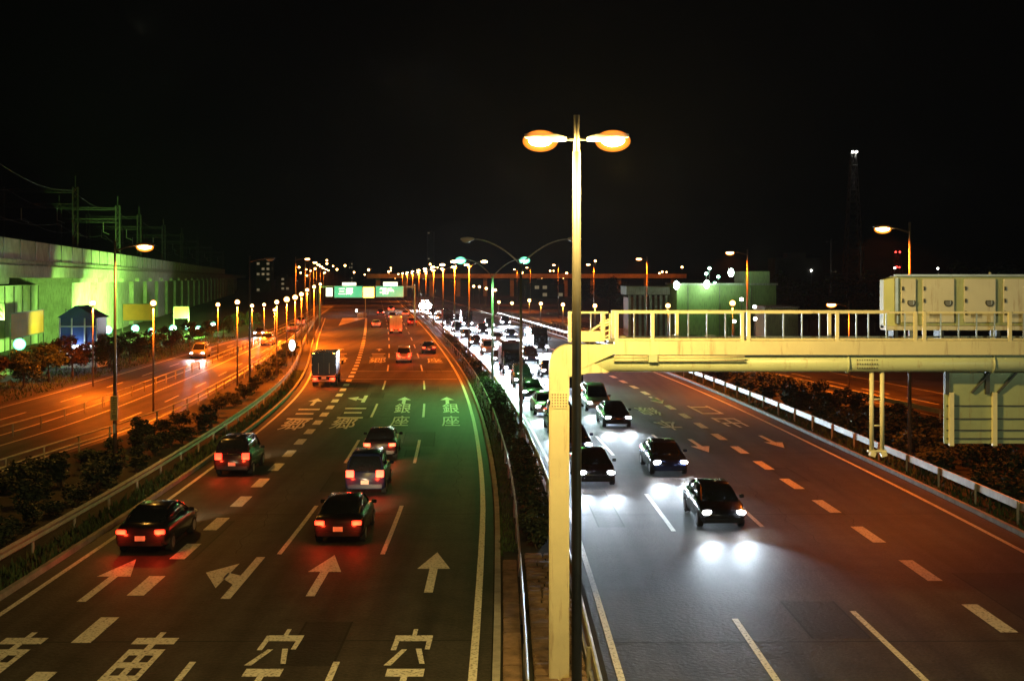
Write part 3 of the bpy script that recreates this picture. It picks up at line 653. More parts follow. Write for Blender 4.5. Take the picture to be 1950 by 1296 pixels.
# lettered cabinets on the catwalk (backs of message boards)
cb = thing('message_board_cabinet', 'row of pale equipment cabinets with round latches standing on the gantry catwalk', 'sign cabinet', (1.06,GY,0))
ZC0, ZC1 = gz(622), gz(524)
prism(MB(), [(gx(1731),ZC0),(gx(1731),ZC1-.02),(gx(2260),ZC1-.02),(gx(2260),ZC0)], .78, 1.35).build('housing', M['signg'], cb)
MB().loft([[(gx(1708),.95,gz(628)),(gx(1731)-.002,.78,gz(630)),(gx(1731)-.002,1.35,gz(630)),(gx(1708),1.25,gz(628))],[(gx(1708),.95,gz(533)),(gx(1731)-.002,.78,gz(527)),(gx(1731)-.002,1.35,gz(527)),(gx(1708),1.25,gz(533))]]).build('end_panel', M['signg'], cb)
for a,b in ((1737,1766),(1779,1841),(1860,1922),(1937,1999),(2015,2077),(2094,2156),(2172,2240)):
    dr = MB().box(((gx(a)+gx(b))/2,.755,(gz(531)+gz(616))/2), (gx(b)-gx(a),.05,gz(531)-gz(616))).build('door', M['vms'], cb, bevel=.012)
    xx = gx(b)-.15 if b-a > 40 else gx(b)-.11
    lt = prism(MB(), [(xx+.10*math.cos(t_)*1.0, gz(577)+min(.05,.10*math.sin(t_))) for t_ in [i*math.pi/8 for i in range(16)]], .712, .729).build('latch', M['ink'], dr)
    prism(MB(), [(xx+.075*math.cos(t_), gz(577)+min(.035,.075*math.sin(t_))) for t_ in [i*math.pi/8 for i in range(16)]], .703, .711).build('latch_cup', M['pole'], dr)
    for zq in (.22,.5,.78): MB().box((gx(a)+.03,.72,gz(616)+(gz(531)-gz(616))*zq), (.035,.03,.09)).build('hinge', M['darkm'], dr)
    if b-a > 40:
        vv_ = MB()
        for q in range(5): vv_.box((gx(a)+.28,.727,gz(606)+q*.03), (.26,.012,.012))
        vv_.build('vent', M['ink'], dr)
    MB().box((xx+.04,.697,gz(577)), (.015,.012,.09)).build('latch_handle', M['galv'], dr)
MB().box(((gx(1724)+gx(2260))/2,.76,ZC1), (gx(2260)-gx(1724),.06,.045)).build('top_rail', M['galv'], cb)
MB().box(((gx(1708)+gx(2260))/2,.95,gz(627)), (gx(2260)-gx(1708),.5,.10)).build('base_frame', M['vms'], cb)
for q in (1728,1818,1930,2040,2150,2240): MB().box((gx(q),1.0,(gz(627)+gz(649))/2), (.10,.4,gz(627)-gz(649))).build('foot', M['darkm'], cb)
MB().ell((gx(1913),.80,ZC1+.045), (.04,.04,.035)).build('lifting_eye', M['galv'], cb, True)
MB().box((gx(1728),.765,(gz(529)+gz(618))/2), (.07,.07,gz(529)-gz(618))).build('corner_post', M['galv'], cb)

# ================================================================== yellow plate on the left lamp pole
yp = thing('pole_plate', 'narrow yellow plate with dark characters strapped to the left lamp pole', 'sign', (tx,ty-.13,3.15))
MB().box((0,0,0), (.34,.03,1.13)).build('plate', M['signy'], yp)
def text_obj(body, size, loc, m, parent, name='lettering', ext=.004, bold=.0, rot=(R_(90),0,0)):
    cu = bpy.data.curves.new(name,'FONT'); cu.body = body; cu.size = size; cu.extrude = ext; cu.offset = bold; cu.align_x = 'CENTER'; cu.align_y = 'CENTER'
    tmp = bpy.data.objects.new(name, cu); C.objects.link(tmp)
    me = bpy.data.meshes.new_from_object(tmp.evaluated_get(bpy.context.evaluated_depsgraph_get())); bpy.data.objects.remove(tmp)
    me.materials.clear(); me.materials.append(m)
    o = bpy.data.objects.new(name, me); C.objects.link(o); o.location = loc; o.rotation_euler = rot; o.parent = parent; return o
for k,ch in enumerate('上三工用'): text_obj(ch, .25, (0,-.021,.42-k*.28), M['ink'], yp)
dl = thing('delineator', 'slim white reflector strip below the yellow plate on the lamp pole', 'reflector', (tx,ty-.12,2.2)); MB().box((0,0,0), (.12,.03,.42)).build('strip', M['white'], dl, bevel=.004); MB().tube([(0,.03,-.1),(0,.03,.1)], .03, 6).build('clip', M['darkm'], dl)
# lit beacon at the merge nose
x,y = P(560,690)
bc = thing('beacon', 'glowing white oval beacon board by the bend of the left guardrail', 'beacon', (x-.2,y,0))
MB().tube([(0,0,0),(0,0,2.2)], .06, 8).build('post', M['darkm'], bc); MB().ell((0,-.1,1.9), (.34,.08,.62), 14, 8).build('lamp_face', M['e_deco'], bc, True); MB().ell((0,0,1.9), (.44,.09,.72), 14, 8).build('housing', M['darkm'], bc, True)
light(bc, (0,-.5,1.9), (.7,1,.8), 60, .3)

# ================================================================== vehicles
def ring_sec(y, w, zb, zs, zt, wt):
    return [(-w*.86,y,zb),(w*.86,y,zb),(w*.98,y,zb+.1),(w,y,zs*.75),(w*.97,y,zs),(wt,y,zt),(-wt,y,zt),(-w*.97,y,zs),(-w,y,zs*.75),(-w*.98,y,zb+.1)]
def make_car(kind, paint, lampside, name, cat):
    """a vehicle with its nose towards +Y, its tail at y = 0"""
    t = thing(name, '', cat)
    if kind == 'sedan': L,W,Hh = 4.5,.86,1.42; st = [(0,.74,.45,.78,.86,.64),(.06,.82,.30,.86,.95,.72),(.5,.86,.22,.9,1.0,.76),(1.1,.87,.2,.9,.98,.78),(3.0,.87,.2,.88,.96,.78),(3.7,.86,.2,.82,.88,.72),(4.3,.80,.24,.70,.76,.66),(4.5,.68,.38,.60,.66,.56)]; cab = [(.62,.70,.97,.62,1.0),(1.25,.74,.97,.58,1.36),(1.6,.75,.96,.58,1.41),(2.3,.75,.95,.58,1.41),(2.7,.75,.95,.57,1.35),(3.5,.70,.90,.62,.93)]
    elif kind == 'wagon': L,W,Hh = 4.4,.85,1.75; st = [(0,.78,.45,.95,1.02,.70),(.05,.84,.28,1.0,1.06,.76),(.5,.85,.22,1.02,1.08,.78),(3.0,.85,.22,1.0,1.06,.78),(3.7,.84,.22,.92,.98,.72),(4.25,.80,.26,.78,.84,.66),(4.4,.70,.4,.66,.72,.58)]; cab = [(.03,.74,1.05,.66,1.07),(.28,.75,1.06,.62,1.66),(.7,.76,1.06,.62,1.74),(2.3,.76,1.05,.62,1.73),(2.75,.75,1.04,.60,1.64),(3.6,.70,.97,.62,1.0)]
    if kind in ('sedan','wagon'):
        MB().loft([ring_sec(*s) for s in st]).build('body', paint, t, True)
        def crng(c):
            y,wb,zb,wt,zt = c; return [(-wb,y,zb),(wb,y,zb),(wb*.6+wt*.4,y,zb+(zt-zb)*.5),(wt,y,zt-.03*min(1,(zt-zb)*4)),(wt*.8,y,zt),(-wt*.8,y,zt),(-wt,y,zt-.03*min(1,(zt-zb)*4)),(-(wb*.6+wt*.4),y,zb+(zt-zb)*.5)]
        MB().loft([crng(c) for c in cab]).build('windows', M['glass'], t, True)
        rf = [c for c in cab if c[4] > 1.3]
        MB().loft([[(-c[3]*.98,c[0],c[4]-.02),(c[3]*.98,c[0],c[4]-.02),(c[3]*.9,c[0],c[4]+.02),(-c[3]*.9,c[0],c[4]+.02)] for c in rf]).build('roof', paint, t, True)
        pl = MB()
        for s in (-1,1):
            for a,b in ((0,1),(-2,-1)): 
                A,B = cab[a],cab[b]; pl.tube([(s*A[1]*.98,A[0],A[2]+.02),(s*(A[1]*.6+A[3]*.4)*1.0,(A[0]*.5+B[0]*.5),(A[4]+B[4])/2-.01),(s*B[3]*.99,B[0],B[4]-.03)] if a == 0 else [(s*B[1]*.98,B[0],B[2]+.03),(s*(A[3]*.5+B[1]*.5),(A[0]+B[0])/2,(A[4]+B[4])/2),(s*A[3]*.99,A[0],A[4]-.03)], .035, 5)
            m_ = cab[3]; pl.tube([(s*m_[1],m_[0]-.35,m_[2]),(s*m_[3],m_[0]-.35,m_[4]-.03)], .03, 5)
        pl.build('pillar', paint, t)
        MB().box((0,-.02,.42), (W*1.7,.10,.18)).build('bumper', paint, t, bevel=.03)
        MB().box((0,L-.03,.40), (W*1.55,.10,.18)).build('bumper', paint, t, bevel=.03)
        zl = .80 if kind == 'sedan' else .95
        for s in (-1,1):
            MB().box((s*(W*.74),-.005 if kind == 'sedan' else -.01,zl), (.34,.06,.15 if kind == 'sedan' else .3), rz=s*.1).build('taillight', M['e_tail'], t, bevel=.02)
            MB().ell((s*W*.72,L-.06,.66), (.17,.09,.085), 10, 6).build('headlight', M['e_head'] if lampside in ('front','far') else M['white'], t, True)
            MB().box((s*(W+.08),L*.66,1.0), (.18,.10,.13)).build('mirror', paint, t, bevel=.02)
        MB().box((0,-.075,.60), (.33,.02,.165)).build('number_plate', M['plate'], t)
        zw, yw, rw = .31, (.82,L-.86), .31
    else:
        L,W,Hh = 6.4,1.02,2.95
        cw = M['white'] if kind == 'truck' else paint
        MB().box((0,2.25,1.88), (2.06,4.45,2.1)).build('cargo_box', cw, t, bevel=.03)
        MB().loft([[(-.95,4.6,.5),(.95,4.6,.5),(.95,4.6,2.2),(-.95,4.6,2.2)],[(-.95,5.3,.45),(.95,5.3,.45),(.93,5.3,2.25),(-.93,5.3,2.25)],[(-.95,6.1,.45),(.95,6.1,.45),(.90,5.95,2.15),(-.90,5.95,2.15)],[(-.93,6.4,.5),(.93,6.4,.5),(.86,6.15,1.2),(-.86,6.15,1.2)]]).build('cab', paint, t, bevel=.02)
        MB().add([(-.84,6.19,1.22),(.84,6.19,1.22),(.80,6.01,2.0),(-.80,6.01,2.0)], [(0,1,2,3)]).build('windscreen', M['glass'], t)
        MB().box((0,3.0,.62), (1.5,6.0,.22)).build('chassis', M['black'], t)
        MB().box((0,-.02,.55), (1.9,.12,.14)).build('bumper', M['railw'], t, bevel=.01)
        MB().box((0,.018,1.88), (.02,.02,2.0)).build('door_seam', M['black'], t)
        for s in (-1,1):
            MB().box((s*.72,-.05,.72), (.42,.06,.16)).build('taillight', M['e_tail'], t, bevel=.01)
            MB().box((s*.75,6.40,.72), (.30,.06,.18)).build('headlight', M['e_head'] if lampside in ('front','far') else M['white'], t, bevel=.02)
            MB().box((s*.85,.0,2.86), (.14,.06,.07)).build('marker_lamp', M['e_amb'], t)
            MB().box((s*1.16,6.0,1.7), (.16,.08,.34)).build('mirror', M['black'], t)
            MB().box((s*.45,.018,1.6), (.04,.04,.9)).build('latch_bar', M['galv'], t)
        MB().box((0,-.06,.80), (.4,.02,.2)).build('number_plate', M['plate'], t)
        for s in (-1,1):
            MB().box((s*.75,.75,.36), (.5,.02,.5)).build('mudflap', M['black'], t)
            for zq in (1.1,1.9,2.6): MB().box((s*.98,.016,zq), (.06,.03,.14)).build('hinge', M['galv'], t)
        MB().box((0,.012,.95), (1.9,.02,.05)).build('reflective_strip', M['signy'], t)
        zw, yw, rw = .40, (1.3,5.35), .40
    w0 = None
    for s in (-1,1):
        for yy in yw:
            loc = (s*(W-.10),yy,zw)
            if w0 is None:
                w0 = MB().tube([(-.11,0,0),(-.09,0,0),(.09,0,0),(.11,0,0)], [rw*.9,rw,rw,rw*.9], 18).build('wheel', M['tyre'], t); w0.location = loc
                MB().tube([(-.118,0,0),(.118,0,0)], rw*.6, 14).build('rim', M['rim'], w0)
            else: dup(w0, loc, parent=t)
    if lampside in ('front','far'):
        for s in (-1,1): light(t, (s*W*.72,L+.12,.66), COOL, 1500 if lampside == 'front' else 10000, .10, 48 if lampside == 'front' else 60, (R_(88),0,0), 1.0)
    else:
        for s in (-1,1): light(t, (s*W*.74,-.22,.72), (1,.03,.008), 36, .06)
        light(t, (0,L+.15,.66), WARM, 900, .1, 70, (R_(84),0,0), .9)
    return t
paints = [mat('car_paint_black', (.012,.012,.014), .22, .0, .1), mat('car_paint_silver', (.36,.37,.38), .3, .6, .05), mat('car_paint_white', (.70,.70,.68), .3, 0, .05), mat('car_paint_navy', (.012,.02,.06), .25, .1, .1), mat('car_paint_red', (.20,.015,.012), .25, 0, .1)]
pn = ['black','silver','white','navy blue','dark red']
car_cache = {}
def put_car(kind, pi, side, D, o_, label, group, rz=None, xfn=None):
    key = (kind,pi,side); fn = xfn or off(o_); nm = {'sedan':('sedan_car','car'),'wagon':('family_car','car'),'truck':('box_truck','truck'),'van':('box_truck','truck')}[kind]
    s = (fn(D+3)-fn(D-3))/6; ang = -math.atan(s)
    if side == 'front': ang += math.pi        # coming towards the camera: D is its nose, its length lies beyond
    L = 4.5 if kind == 'sedan' else 4.4 if kind == 'wagon' else 6.4
    if side == 'front' and D > 100 and group == GR: key = (kind,pi,'far')
    loc = (fn(D),D,0.01) if side == 'rear' else (fn(D+L),D+L,0.01)
    if key not in car_cache:
        t = make_car(kind, paints[pi], key[2], *nm); car_cache[key] = t; t.location = loc; t.rotation_euler = (0,0,ang); t['label'] = label; t['group'] = group
    else: t = dup(car_cache[key], loc, ang, label, group)
    return t
GL = 'cars driving away on the left carriageway'; GR = 'oncoming cars with headlamps on the right carriageway'
cars_l = [('sedan',0,41.5,-5.05,'black car with red tail lamps just beyond the straight arrow in the middle lane'),
          ('wagon',3,51.0,-5.1,'navy family car following between two cars in the middle lane'),
          ('sedan',0,61.0,-5.2,'black car with red tail lamps just before the painted characters in the middle lane'),
          ('sedan',0,40.0,-11.4,'black car in the leftmost lane, nearest to the camera beside the left edge line'),
          ('wagon',0,56.0,-11.7,'black family car ahead of the nearest black car in the leftmost lane'),
          ('van',3,102.0,-11.9,'box truck with amber markers in the leftmost lane beyond the turn arrows'),
          ('wagon',1,131.0,-5.2,'silver family car beyond the painted characters in the middle lane'),
          ('sedan',0,147.0,-2.0,'black car near the median line beyond the green lit pavement'),
          ('truck',1,200.0,-5.6,'white box truck far ahead in the middle lane'),
          ('sedan',1,226.0,-9.0,'silver car beside the painted gore far ahead'),
          ('sedan',4,236.0,-2.0,'dark red car far ahead next to the median'),
          ('wagon',0,262.0,-5.5,'black family car far ahead between the median and the gore'),
          ('sedan',1,292.0,-2.0,'silver car far ahead by the median, under the green signs'),
          ('sedan',0,300.0,-8.0,'black car far ahead on the left of the lanes under the green signs'),
          ('wagon',1,330.0,-5.0,'silver family car in the middle lane under the green signs')]
for k,pi,D,o_,lab in cars_l: put_car(k, pi, 'rear', D, o_, lab, GL)
lane1 = [53,62,71,80.5,91,102,115,129,145,163,183,206,232,262,298]; lane2 = [44,56,74,83,96,112,130,150,172,198,228,262,305]; lane3 = [150,184,222]; lane4 = [192,236]
kinds = ['sedan','wagon','sedan','truck','wagon','sedan']; rnd = random.Random(4)
for ln,o_,lst in (('median lane',5.05,lane1),('second lane from the median',8.5,lane2),('third lane from the median',12.0,lane3),('outer lane',16.2,lane4)):
    cnt = {}
    for i,D in enumerate(lst):
        k = kinds[(i*5+len(lst))%6] if D > 60 else 'sedan'; pi = [0,3,0,1,0][i%5]
        if k == 'truck': k, pi = 'van', 3*(i%2)
        w_ = 'box truck' if k == 'van' else 'car'; cnt[w_] = cnt.get(w_,-1)+1
        put_car(k, pi, 'front', D, o_+rnd.uniform(-.25,.25), ORD[cnt[w_]]+' oncoming '+w_+' with blazing headlamps in the '+ln, GR)
# the dazzling truck at the bend
bt = put_car('truck', 2, 'front', 345, 5.0, 'truck with dazzling high beams at the distant bend of the right carriageway', GR)
for s in (-1,1): light(bt, (s*.75,6.7,.8), (1,.96,.85), 30000, .2, 150, (R_(90),0,0), .9)
hb = MB()
for s in (-1,1): hb.ell((s*.8,6.45,1.35), (.95,.15,.95), 14, 8)  # oversized bright discs imitate the glare of the headlamps
hb.build('high_beam_glare', M['e_head'], bt, True)
# side road cars
for i,(D,fr,side,lab) in enumerate(((138,.30,'front','car with one amber headlamp pair coming along the side road'),(190,.28,'front','second oncoming car on the side road behind the amber lit one'),(165,.72,'rear','car driving away on the near half of the side road'),(208,.74,'rear','further car driving away on the near half of the side road'),(236,.7,'rear','farthest car driving away on the side road'))):
    put_car('sedan' if i%2 else 'wagon', 1, side, D, 0, lab, 'cars on the side road', xfn=lambda d, fr=fr: SR(d)*fr+SL(d)*(1-fr))

# ================================================================== viaduct on the left
VS = -.187; VY0 = 60.0
def vx(d): return -52+VS*(d-122.7)
ang = -math.atan(VS)
vd = thing('railway_viaduct', 'long concrete railway viaduct washed by green floodlights on the left', 'viaduct', (vx(VY0),VY0,0), ang)
Lv = 820
# local axes: y along the viaduct, x to the right (roads are at +x)
MB().box((-6,Lv/2,10.55), (11.6,Lv,1.2)).build('deck', M['concd'], vd)
MB().box((-.35,Lv/2,9.95), (.7,Lv,1.35)).build('edge_girder', M['conc'], vd)
MB().box((.12,Lv/2,11.05), (.35,Lv,.45)).build('edge_ledge', M['concd'], vd)
pp = None
for k in range(64):
    y = 4+k*8.1
    if pp is None: pp = MB().box((0,0,0), (.12,7.9,2.15)).build('sound_panel', M['conc'], vd, bevel=.02); pp.location = (.02,y,12.36)
    else: dup(pp, (.02,y,12.36), parent=vd)
pp = None
for k in range(64):
    y = 4+k*8.1-4.05
    if pp is None: pp = MB().box((0,0,0), (.2,.22,2.3)).build('panel_post', M['darkm'], vd); pp.location = (.05,y,12.3)
    else: dup(pp, (.05,y,12.3), parent=vd)
pp = None
pier_list = [(12,9),(36,9),(57,12)]+[(114+k*23.5,16.5) for k in range(24)]
for k,(y,ln) in enumerate(pier_list):
    p_ = MB().box((0,0,4.4), (8.4,ln,8.8)).build('pier', M['conc'], vd, bevel=.08); p_.location = (-5.6,y+ln/2,0)
    MB().box((0,0,8.95), (10.6,ln+.6,.7)).build('pier_cap', M['conc'], p_, bevel=.05)
uw = thing('under_viaduct_wall', 'pale wall closing the bays beneath the railway viaduct', 'wall', (vx(VY0),VY0,0), ang)
MB().box((-6.2,Lv/2,4.2), (.3,Lv,8.2)).build('wall_face', M['conc'], uw)
wp = MB()
for k in range(120): wp.tube([(-5.9,10+k*5.2,0),(-5.9,10+k*5.2,8.2)], .07, 6)
o = wp.build('downpipe', M['darkm'], uw); o['kind'] = 'stuff'
rnd = random.Random(6)
for i,(x0,D,w_,z,h_,lab,st) in enumerate(((0,86,19,3.75,2.9,'large orange hoarding under the viaduct left of the blue glass shed',1),((264-975)*165/F,165,4.2,4.6,2.3,'orange hoarding behind the floodlights right of the blue glass shed',0),((345-975)*185/F,185,2.2,4.0,1.7,'small orange hoarding further along the floodlit viaduct',0))):
    if st: hd = thing('orange_hoarding', lab, 'hoarding', (vx(VY0+D)-2.2,VY0+D,0), ang+R_(90), 'orange hoardings under the viaduct')
    else: hd = thing('orange_hoarding', lab, 'hoarding', (x0,D,0), R_(20), 'orange hoardings under the viaduct')
    MB().box((0,0,z), (w_,.12,h_)).build('board', M['orange'], hd)
    fr = MB()
    for q in (-1,1): fr.box((q*w_/2,-.04,z/2+h_/4), (.14,.16,z+h_/2))
    for q in (-1,1): fr.box((0,-.07,z+q*h_/2), (w_,.14,.12))
    fr.build('frame', M['darkm'], hd)
# chevrons painted on the first pier are carried by a board
cbd = thing('chevron_board', 'small board with two dark chevrons on the leftmost viaduct pier', 'sign', (P(10,600,H-70*118/F)[0],116.5,6.0))
MB().box((0,0,0), (1.1,.05,1.6)).build('board', M['conc'], cbd)
for q in (.3,-.3):
    MB().add([(-.4,-.04,q-.2),(0,-.04,q+.2),(.4,-.04,q-.2),(.4,-.04,q-.42),(0,-.04,q-.02),(-.4,-.04,q-.42)], [(0,1,4,5),(1,2,3,4)]).build('chevron', M['ink'], cbd)
# catenary portals on the viaduct
def mast_pts(): pass
cat0 = None; gcat = 'lattice catenary portals on the viaduct'
def lattice(mb, p0, p1, w, n, r=.04):
    p0 = Vector(p0); p1 = Vector(p1); t = (p1-p0).normalized(); a = Vector((1,0,0)) if abs(t.x) < .5 else Vector((0,0,1)); b = Vector((0,1,0))
    cs = [a*w/2+b*w/2,-a*w/2+b*w/2,-a*w/2-b*w/2,a*w/2-b*w/2]
    for c in cs: mb.tube([p0+c,p1+c], r, 4)
    for i in range(n):
        q0 = p0+(p1-p0)*i/n; q1 = p0+(p1-p0)*(i+1)/n
        for k in range(4): mb.tube([q0+cs[k],q1+cs[(k+1)%4]], r*.7, 4)
for i,D in enumerate((123,171,214,245,294,345,405,480,570)):
    lab = ORD[i]+' lattice catenary portal standing on the viaduct'; loc = (vx(D),D,11.1)
    if cat0 is None:
        cat0 = thing('catenary_portal', lab, 'catenary portal', loc, ang, gcat)
        for x in (-.75,-10.6):
            mb = MB(); lattice(mb, (x,0,0), (x,0,11.0), .7, 12); mb.tube([(x,0,11),(x,0,12.6)], .05, 5); mb.build('mast', M['darkm'], cat0)
        mb = MB(); lattice(mb, (-1,0,8.3), (-10.4,0,8.3), .6, 10); lattice(mb, (-1,0,10.4), (-10.4,0,10.4), .4, 10, .03); mb.build('cross_beam', M['darkm'], cat0)
        for x in (-3.2,-8): MB().tube([(x,0,8),(x,0,6.3),(x+1,0,5.9)], .05, 5).build('hanger', M['galv'], cat0)
    else: dup(cat0, loc, ang, lab)
for z,x in ((16.9,-3.2),(17.6,-8),(21.6,-1.2),(21.7,-10.3)):
    c = MB(); pts = []
    ds = (75,123,171,214,245,294,345,405,480,570)
    for a,b in zip(ds,ds[1:]):
        for q in range(6): dd = a+(b-a)*q/6; pts.append((vx(dd)+x,dd,z-1.0*math.sin(math.pi*q/6)))
    c.tube(pts, .022, 4); tag(c.build('overhead_wire', M['darkm']), {16.9:'lower overhead wire on the road side of the catenary portals',17.6:'lower overhead wire on the far side of the catenary portals',21.6:'upper feeder wire on the road side mast tops',21.7:'upper feeder wire on the far side mast tops'}[z], 'wire', 'wires over the railway')
# floodlights
for i,(u,v,h) in enumerate(((38,655,3.0),(205,628,2.85),(258,625,1.9),(290,631,1.6),(330,625,1.5),(358,622,1.5),(378,627,1.5),(405,618,1.5))):
    x,y = P(u,v,h)
    fl = thing('floodlight', ORD[i]+' green white floodlight glaring at the foot of the viaduct', 'floodlight', (x,y,0), 0, 'floodlights below the viaduct')
    MB().tube([(0,0,0),(0,0,h-.2)], .06, 6).build('post', M['darkm'], fl)
    MB().box((0,.12,h), (.6,.2,.45)).build('housing', M['darkm'], fl, bevel=.02)
    MB().ell((0,-.05,h), (.42,.16,.36), 12, 7).build('bulb', M['e_mercf'], fl, True)
    MB().ell((0,-.12,h), (.62,.42,.58), 16, 10).build('lens', M['g_merc'], fl, True)  # emissive volume wider than the housing, imitates the floodlight's glare
    light(fl, (-.9,.5,h+.6), FLOOD, 20000 if i < 3 else 38000, .3, 140, (R_(82),0,R_(66 if i == 0 else 50)), .7)
x,y = P(128,585,6.0)
single_lamp('floodlight_mast', 'lamp post', 'white lamp on a thin post in front of the blue glass shed', (P(136,690)[0],P(136,692)[1],0), 5.7, .5, 1, True, 500, None, True, (.6,1,.8))
# blue glass shed
sx, sy = P(149,700)
bs = thing('blue_shed', 'small blue glazed shed with white posts beside the viaduct', 'shed', (sx,sy,0))
W2 = 1.95
MB().box((0,1.6,.6), (2*W2,3.2,1.2)).build('plinth', M['white'], bs)
MB().box((0,1.6,3.2), (2*W2-.1,3.0,3.9)).build('wall', M['blue'], bs)
MB().box((0,.04,1.85), (2*W2-.3,.06,1.0)).build('lit_window', M['e_hall'], bs)
for q in (-1,-.35,.35,1): MB().box((q*(W2-.05),.0,3.1), (.12,.14,4.0)).build('post', M['white'], bs)
MB().box((0,0,4.25), (2*W2,.12,.1)).build('transom', M['white'], bs)
prism(MB(), [(-W2-.2,5.15),(-.2,6.4),(W2+.2,5.15)], -.2, 3.4).build('roof', M['blue'], bs)
light(bs, (0,-.6,2.2), (.7,.85,1), 120, .3)
# sound-wall lamps: none lit above.  single red-orange lamp above the viaduct
single_lamp('street_lamp', 'street lamp', 'lone orange lamp glowing above the far viaduct parapet', (P(444,600)[0]*3.2,F*9.2/70,0), 10.1, .8, 1, True, 800, None, True)

# ================================================================== overhead signs at the bend
oh = thing('sign_gantry', 'distant gantry carrying lit green direction signs over the left carriageway', 'gantry', (0,232,0))
for u in (609,790): MB().tube([((u-975)*232/F,0,0),((u-975)*232/F,0,8.0)], .2, 8).build('column', M['galv'], oh)
MB().box(((700-975)*232/F,0,7.6), ((790-609)*232/F,.3,.35)).build('beam', M['galv'], oh)
def dsign(u0,u1,v0,v1,m,lab,rows,D=231.4):
    t = thing('direction_sign', lab, 'road sign', ((u0+u1)/2*D/F-975*D/F,D,H-((v0+v1)/2-HV)*D/F))
    w_,h_ = (u1-u0)*D/F,(v1-v0)*D/F
    MB().box((0,0,0), (w_,.15,h_)).build('panel', m, t)
    MB().box((0,.02,0), (w_+.16,.12,h_+.16)).build('frame', M['white'], t)
    for k,(tx_,sz,px,pz) in enumerate(rows): text_obj(tx_, sz, (px*w_,-.09,pz*h_), M['e_signw'], t, bold=.02)
    light(t, (0,-1.6,-h_*.7), (.6,1,.7), 8, .4)
    return t
dsign(637,690,545,566,M['e_sign'],'lit green direction sign left of the gore on the distant gantry',(('三郷',1.45,-.1,.0),))
dsign(716,768,545,565,M['e_sign'],'lit green direction sign on the right half of the distant gantry',(('銀座',1.45,-.1,0),))
dsign(621,633,548,564,M['e_signw'],'small lit white sign at the left end of the distant gantry',())
dsign(652,678,538,543.5,M['e_signw'],'slim lit yellow white sign above the green direction sign',())
dsign(730,757,537,544.5,M['e_signw'],'lit white sign above the right green direction sign',())
dsign(692,712,547,566,M['e_amb'],'amber lit message board between the two green direction signs',())
# gore nose: barrier post and crash cushion
x = RC(284)+LT(281)
cn = thing('crash_cushion', 'pale barrier nose standing where the branch lanes split off', 'crash barrier', (x-1.5,285,0))
MB().tube([(1.2,0,0),(1.2,0,4.6)], .10, 8).build('post', M['railw'], cn); MB().box((0,3,.5), (1.6,6,1.0)).build('block', M['conc'], cn, bevel=.1); MB().ell((-.9,-.1,1.6), (.25,.15,.3)).build('lamp', M['e_white'], cn, True)

# ================================================================== right background
B = P(1388,650)
bd = thing('warehouse', 'pale green windowless building lit by green lamps behind the gantry railing', 'building', (0,182,0))
def bx(u, D=182): return (u-975)*D/F
def bz(v, D=182): return H-(v-HV)*D/F
MB().box(((bx(1289)+bx(1478))/2,6,bz(543)/2), (bx(1478)-bx(1289),12,bz(543))).build('wall', M['pgreen'], bd)
MB().box(((bx(1286)+bx(1481))/2,6,bz(543)+.15), (bx(1481)-bx(1286),12.4,.3)).build('parapet', M['conc'], bd)
MB().box(((bx(1424)+bx(1474))/2,7,bz(530)), (bx(1474)-bx(1424),8,2.2)).build('roof_house', M['pgreen'], bd)
MB().box((bx(1455),-.06,bz(604)), (2.6,.1,3.0)).build('shutter', M['concd'], bd)
for k in range(3): MB().tube([(bx(1310+k*60),-.08,0),(bx(1310+k*60),-.08,bz(545))], .07, 6).build('downpipe', M['concd'], bd)
for (u,v,pw) in ((1288,543,5200),(1346,541,5200),(1392,519,2600)):
    fl = thing('wall_lamp', {1288:'green lamp at the left corner of the pale green building',1346:'green lamp on the roof edge over the middle of the pale green wall',1392:'green lamp above the roof beside the orange arm lamp pole'}[u], 'lamp', (bx(u,180.5),180.5,bz(v,180.5)), 0, 'green lamps on the pale green building')
    MB().tube([(0,.9,-.1),(0,0,.1)], .05, 6).build('bracket', M['darkm'], fl); MB().ell((0,0,0), (.42,.3,.62), 12, 8).build('lens', M['e_mercf'], fl, True)
    light(fl, (0,-1.0,-.6), (.32,1,.10), pw*.035, .3)
for (u,v) in ((1345,521),(1351,511),(1361,539),(1368,527)):
    t = pole_lamp({1345:'cool white yard lamp just left above the roof edge lamp',1351:'small white lamp highest above the pale green building',1361:'small cool lamp low right of the roof edge lamp',1368:'small pale lamp strip right above the pale green roof'}[u], (bx(u,230),230,0), bz(v,230), 0, None, MERC, .38, M['e_mercf'])
lb = thing('low_building', 'low flat roofed building with brown columns left of the pale green building', 'building', (0,190,0))
MB().box(((bx(1193,190)+bx(1284,190))/2,5,bz(553,190)), (bx(1284,190)-bx(1193,190),10,1.35)).build('fascia', M['conc'], lb)
MB().box(((bx(1196,190)+bx(1284,190))/2,6,bz(562,190)/2-.2), (bx(1284,190)-bx(1196,190)-.4,8,bz(562,190)-.4)).build('wall', M['brick'], lb)
for k in range(9): MB().box((bx(1200+k*10,190),.9,bz(562,190)/2), (.4,.4,bz(562,190))).build('column', M['conc'], lb)
ub = thing('utility_building', 'small flat pale block low at the right of the pale green building', 'building', (0,150,0))
MB().box(((bx(1457,150)+bx(1520,150))/2,3,bz(586,150)/2), (bx(1520,150)-bx(1457,150),6,bz(586,150))).build('wall', M['pgreen'], ub); MB().box(((bx(1455,150)+bx(1522,150))/2,3,bz(586,150)+.1), (bx(1522,150)-bx(1455,150),6.3,.2)).build('roof', M['conc'], ub)
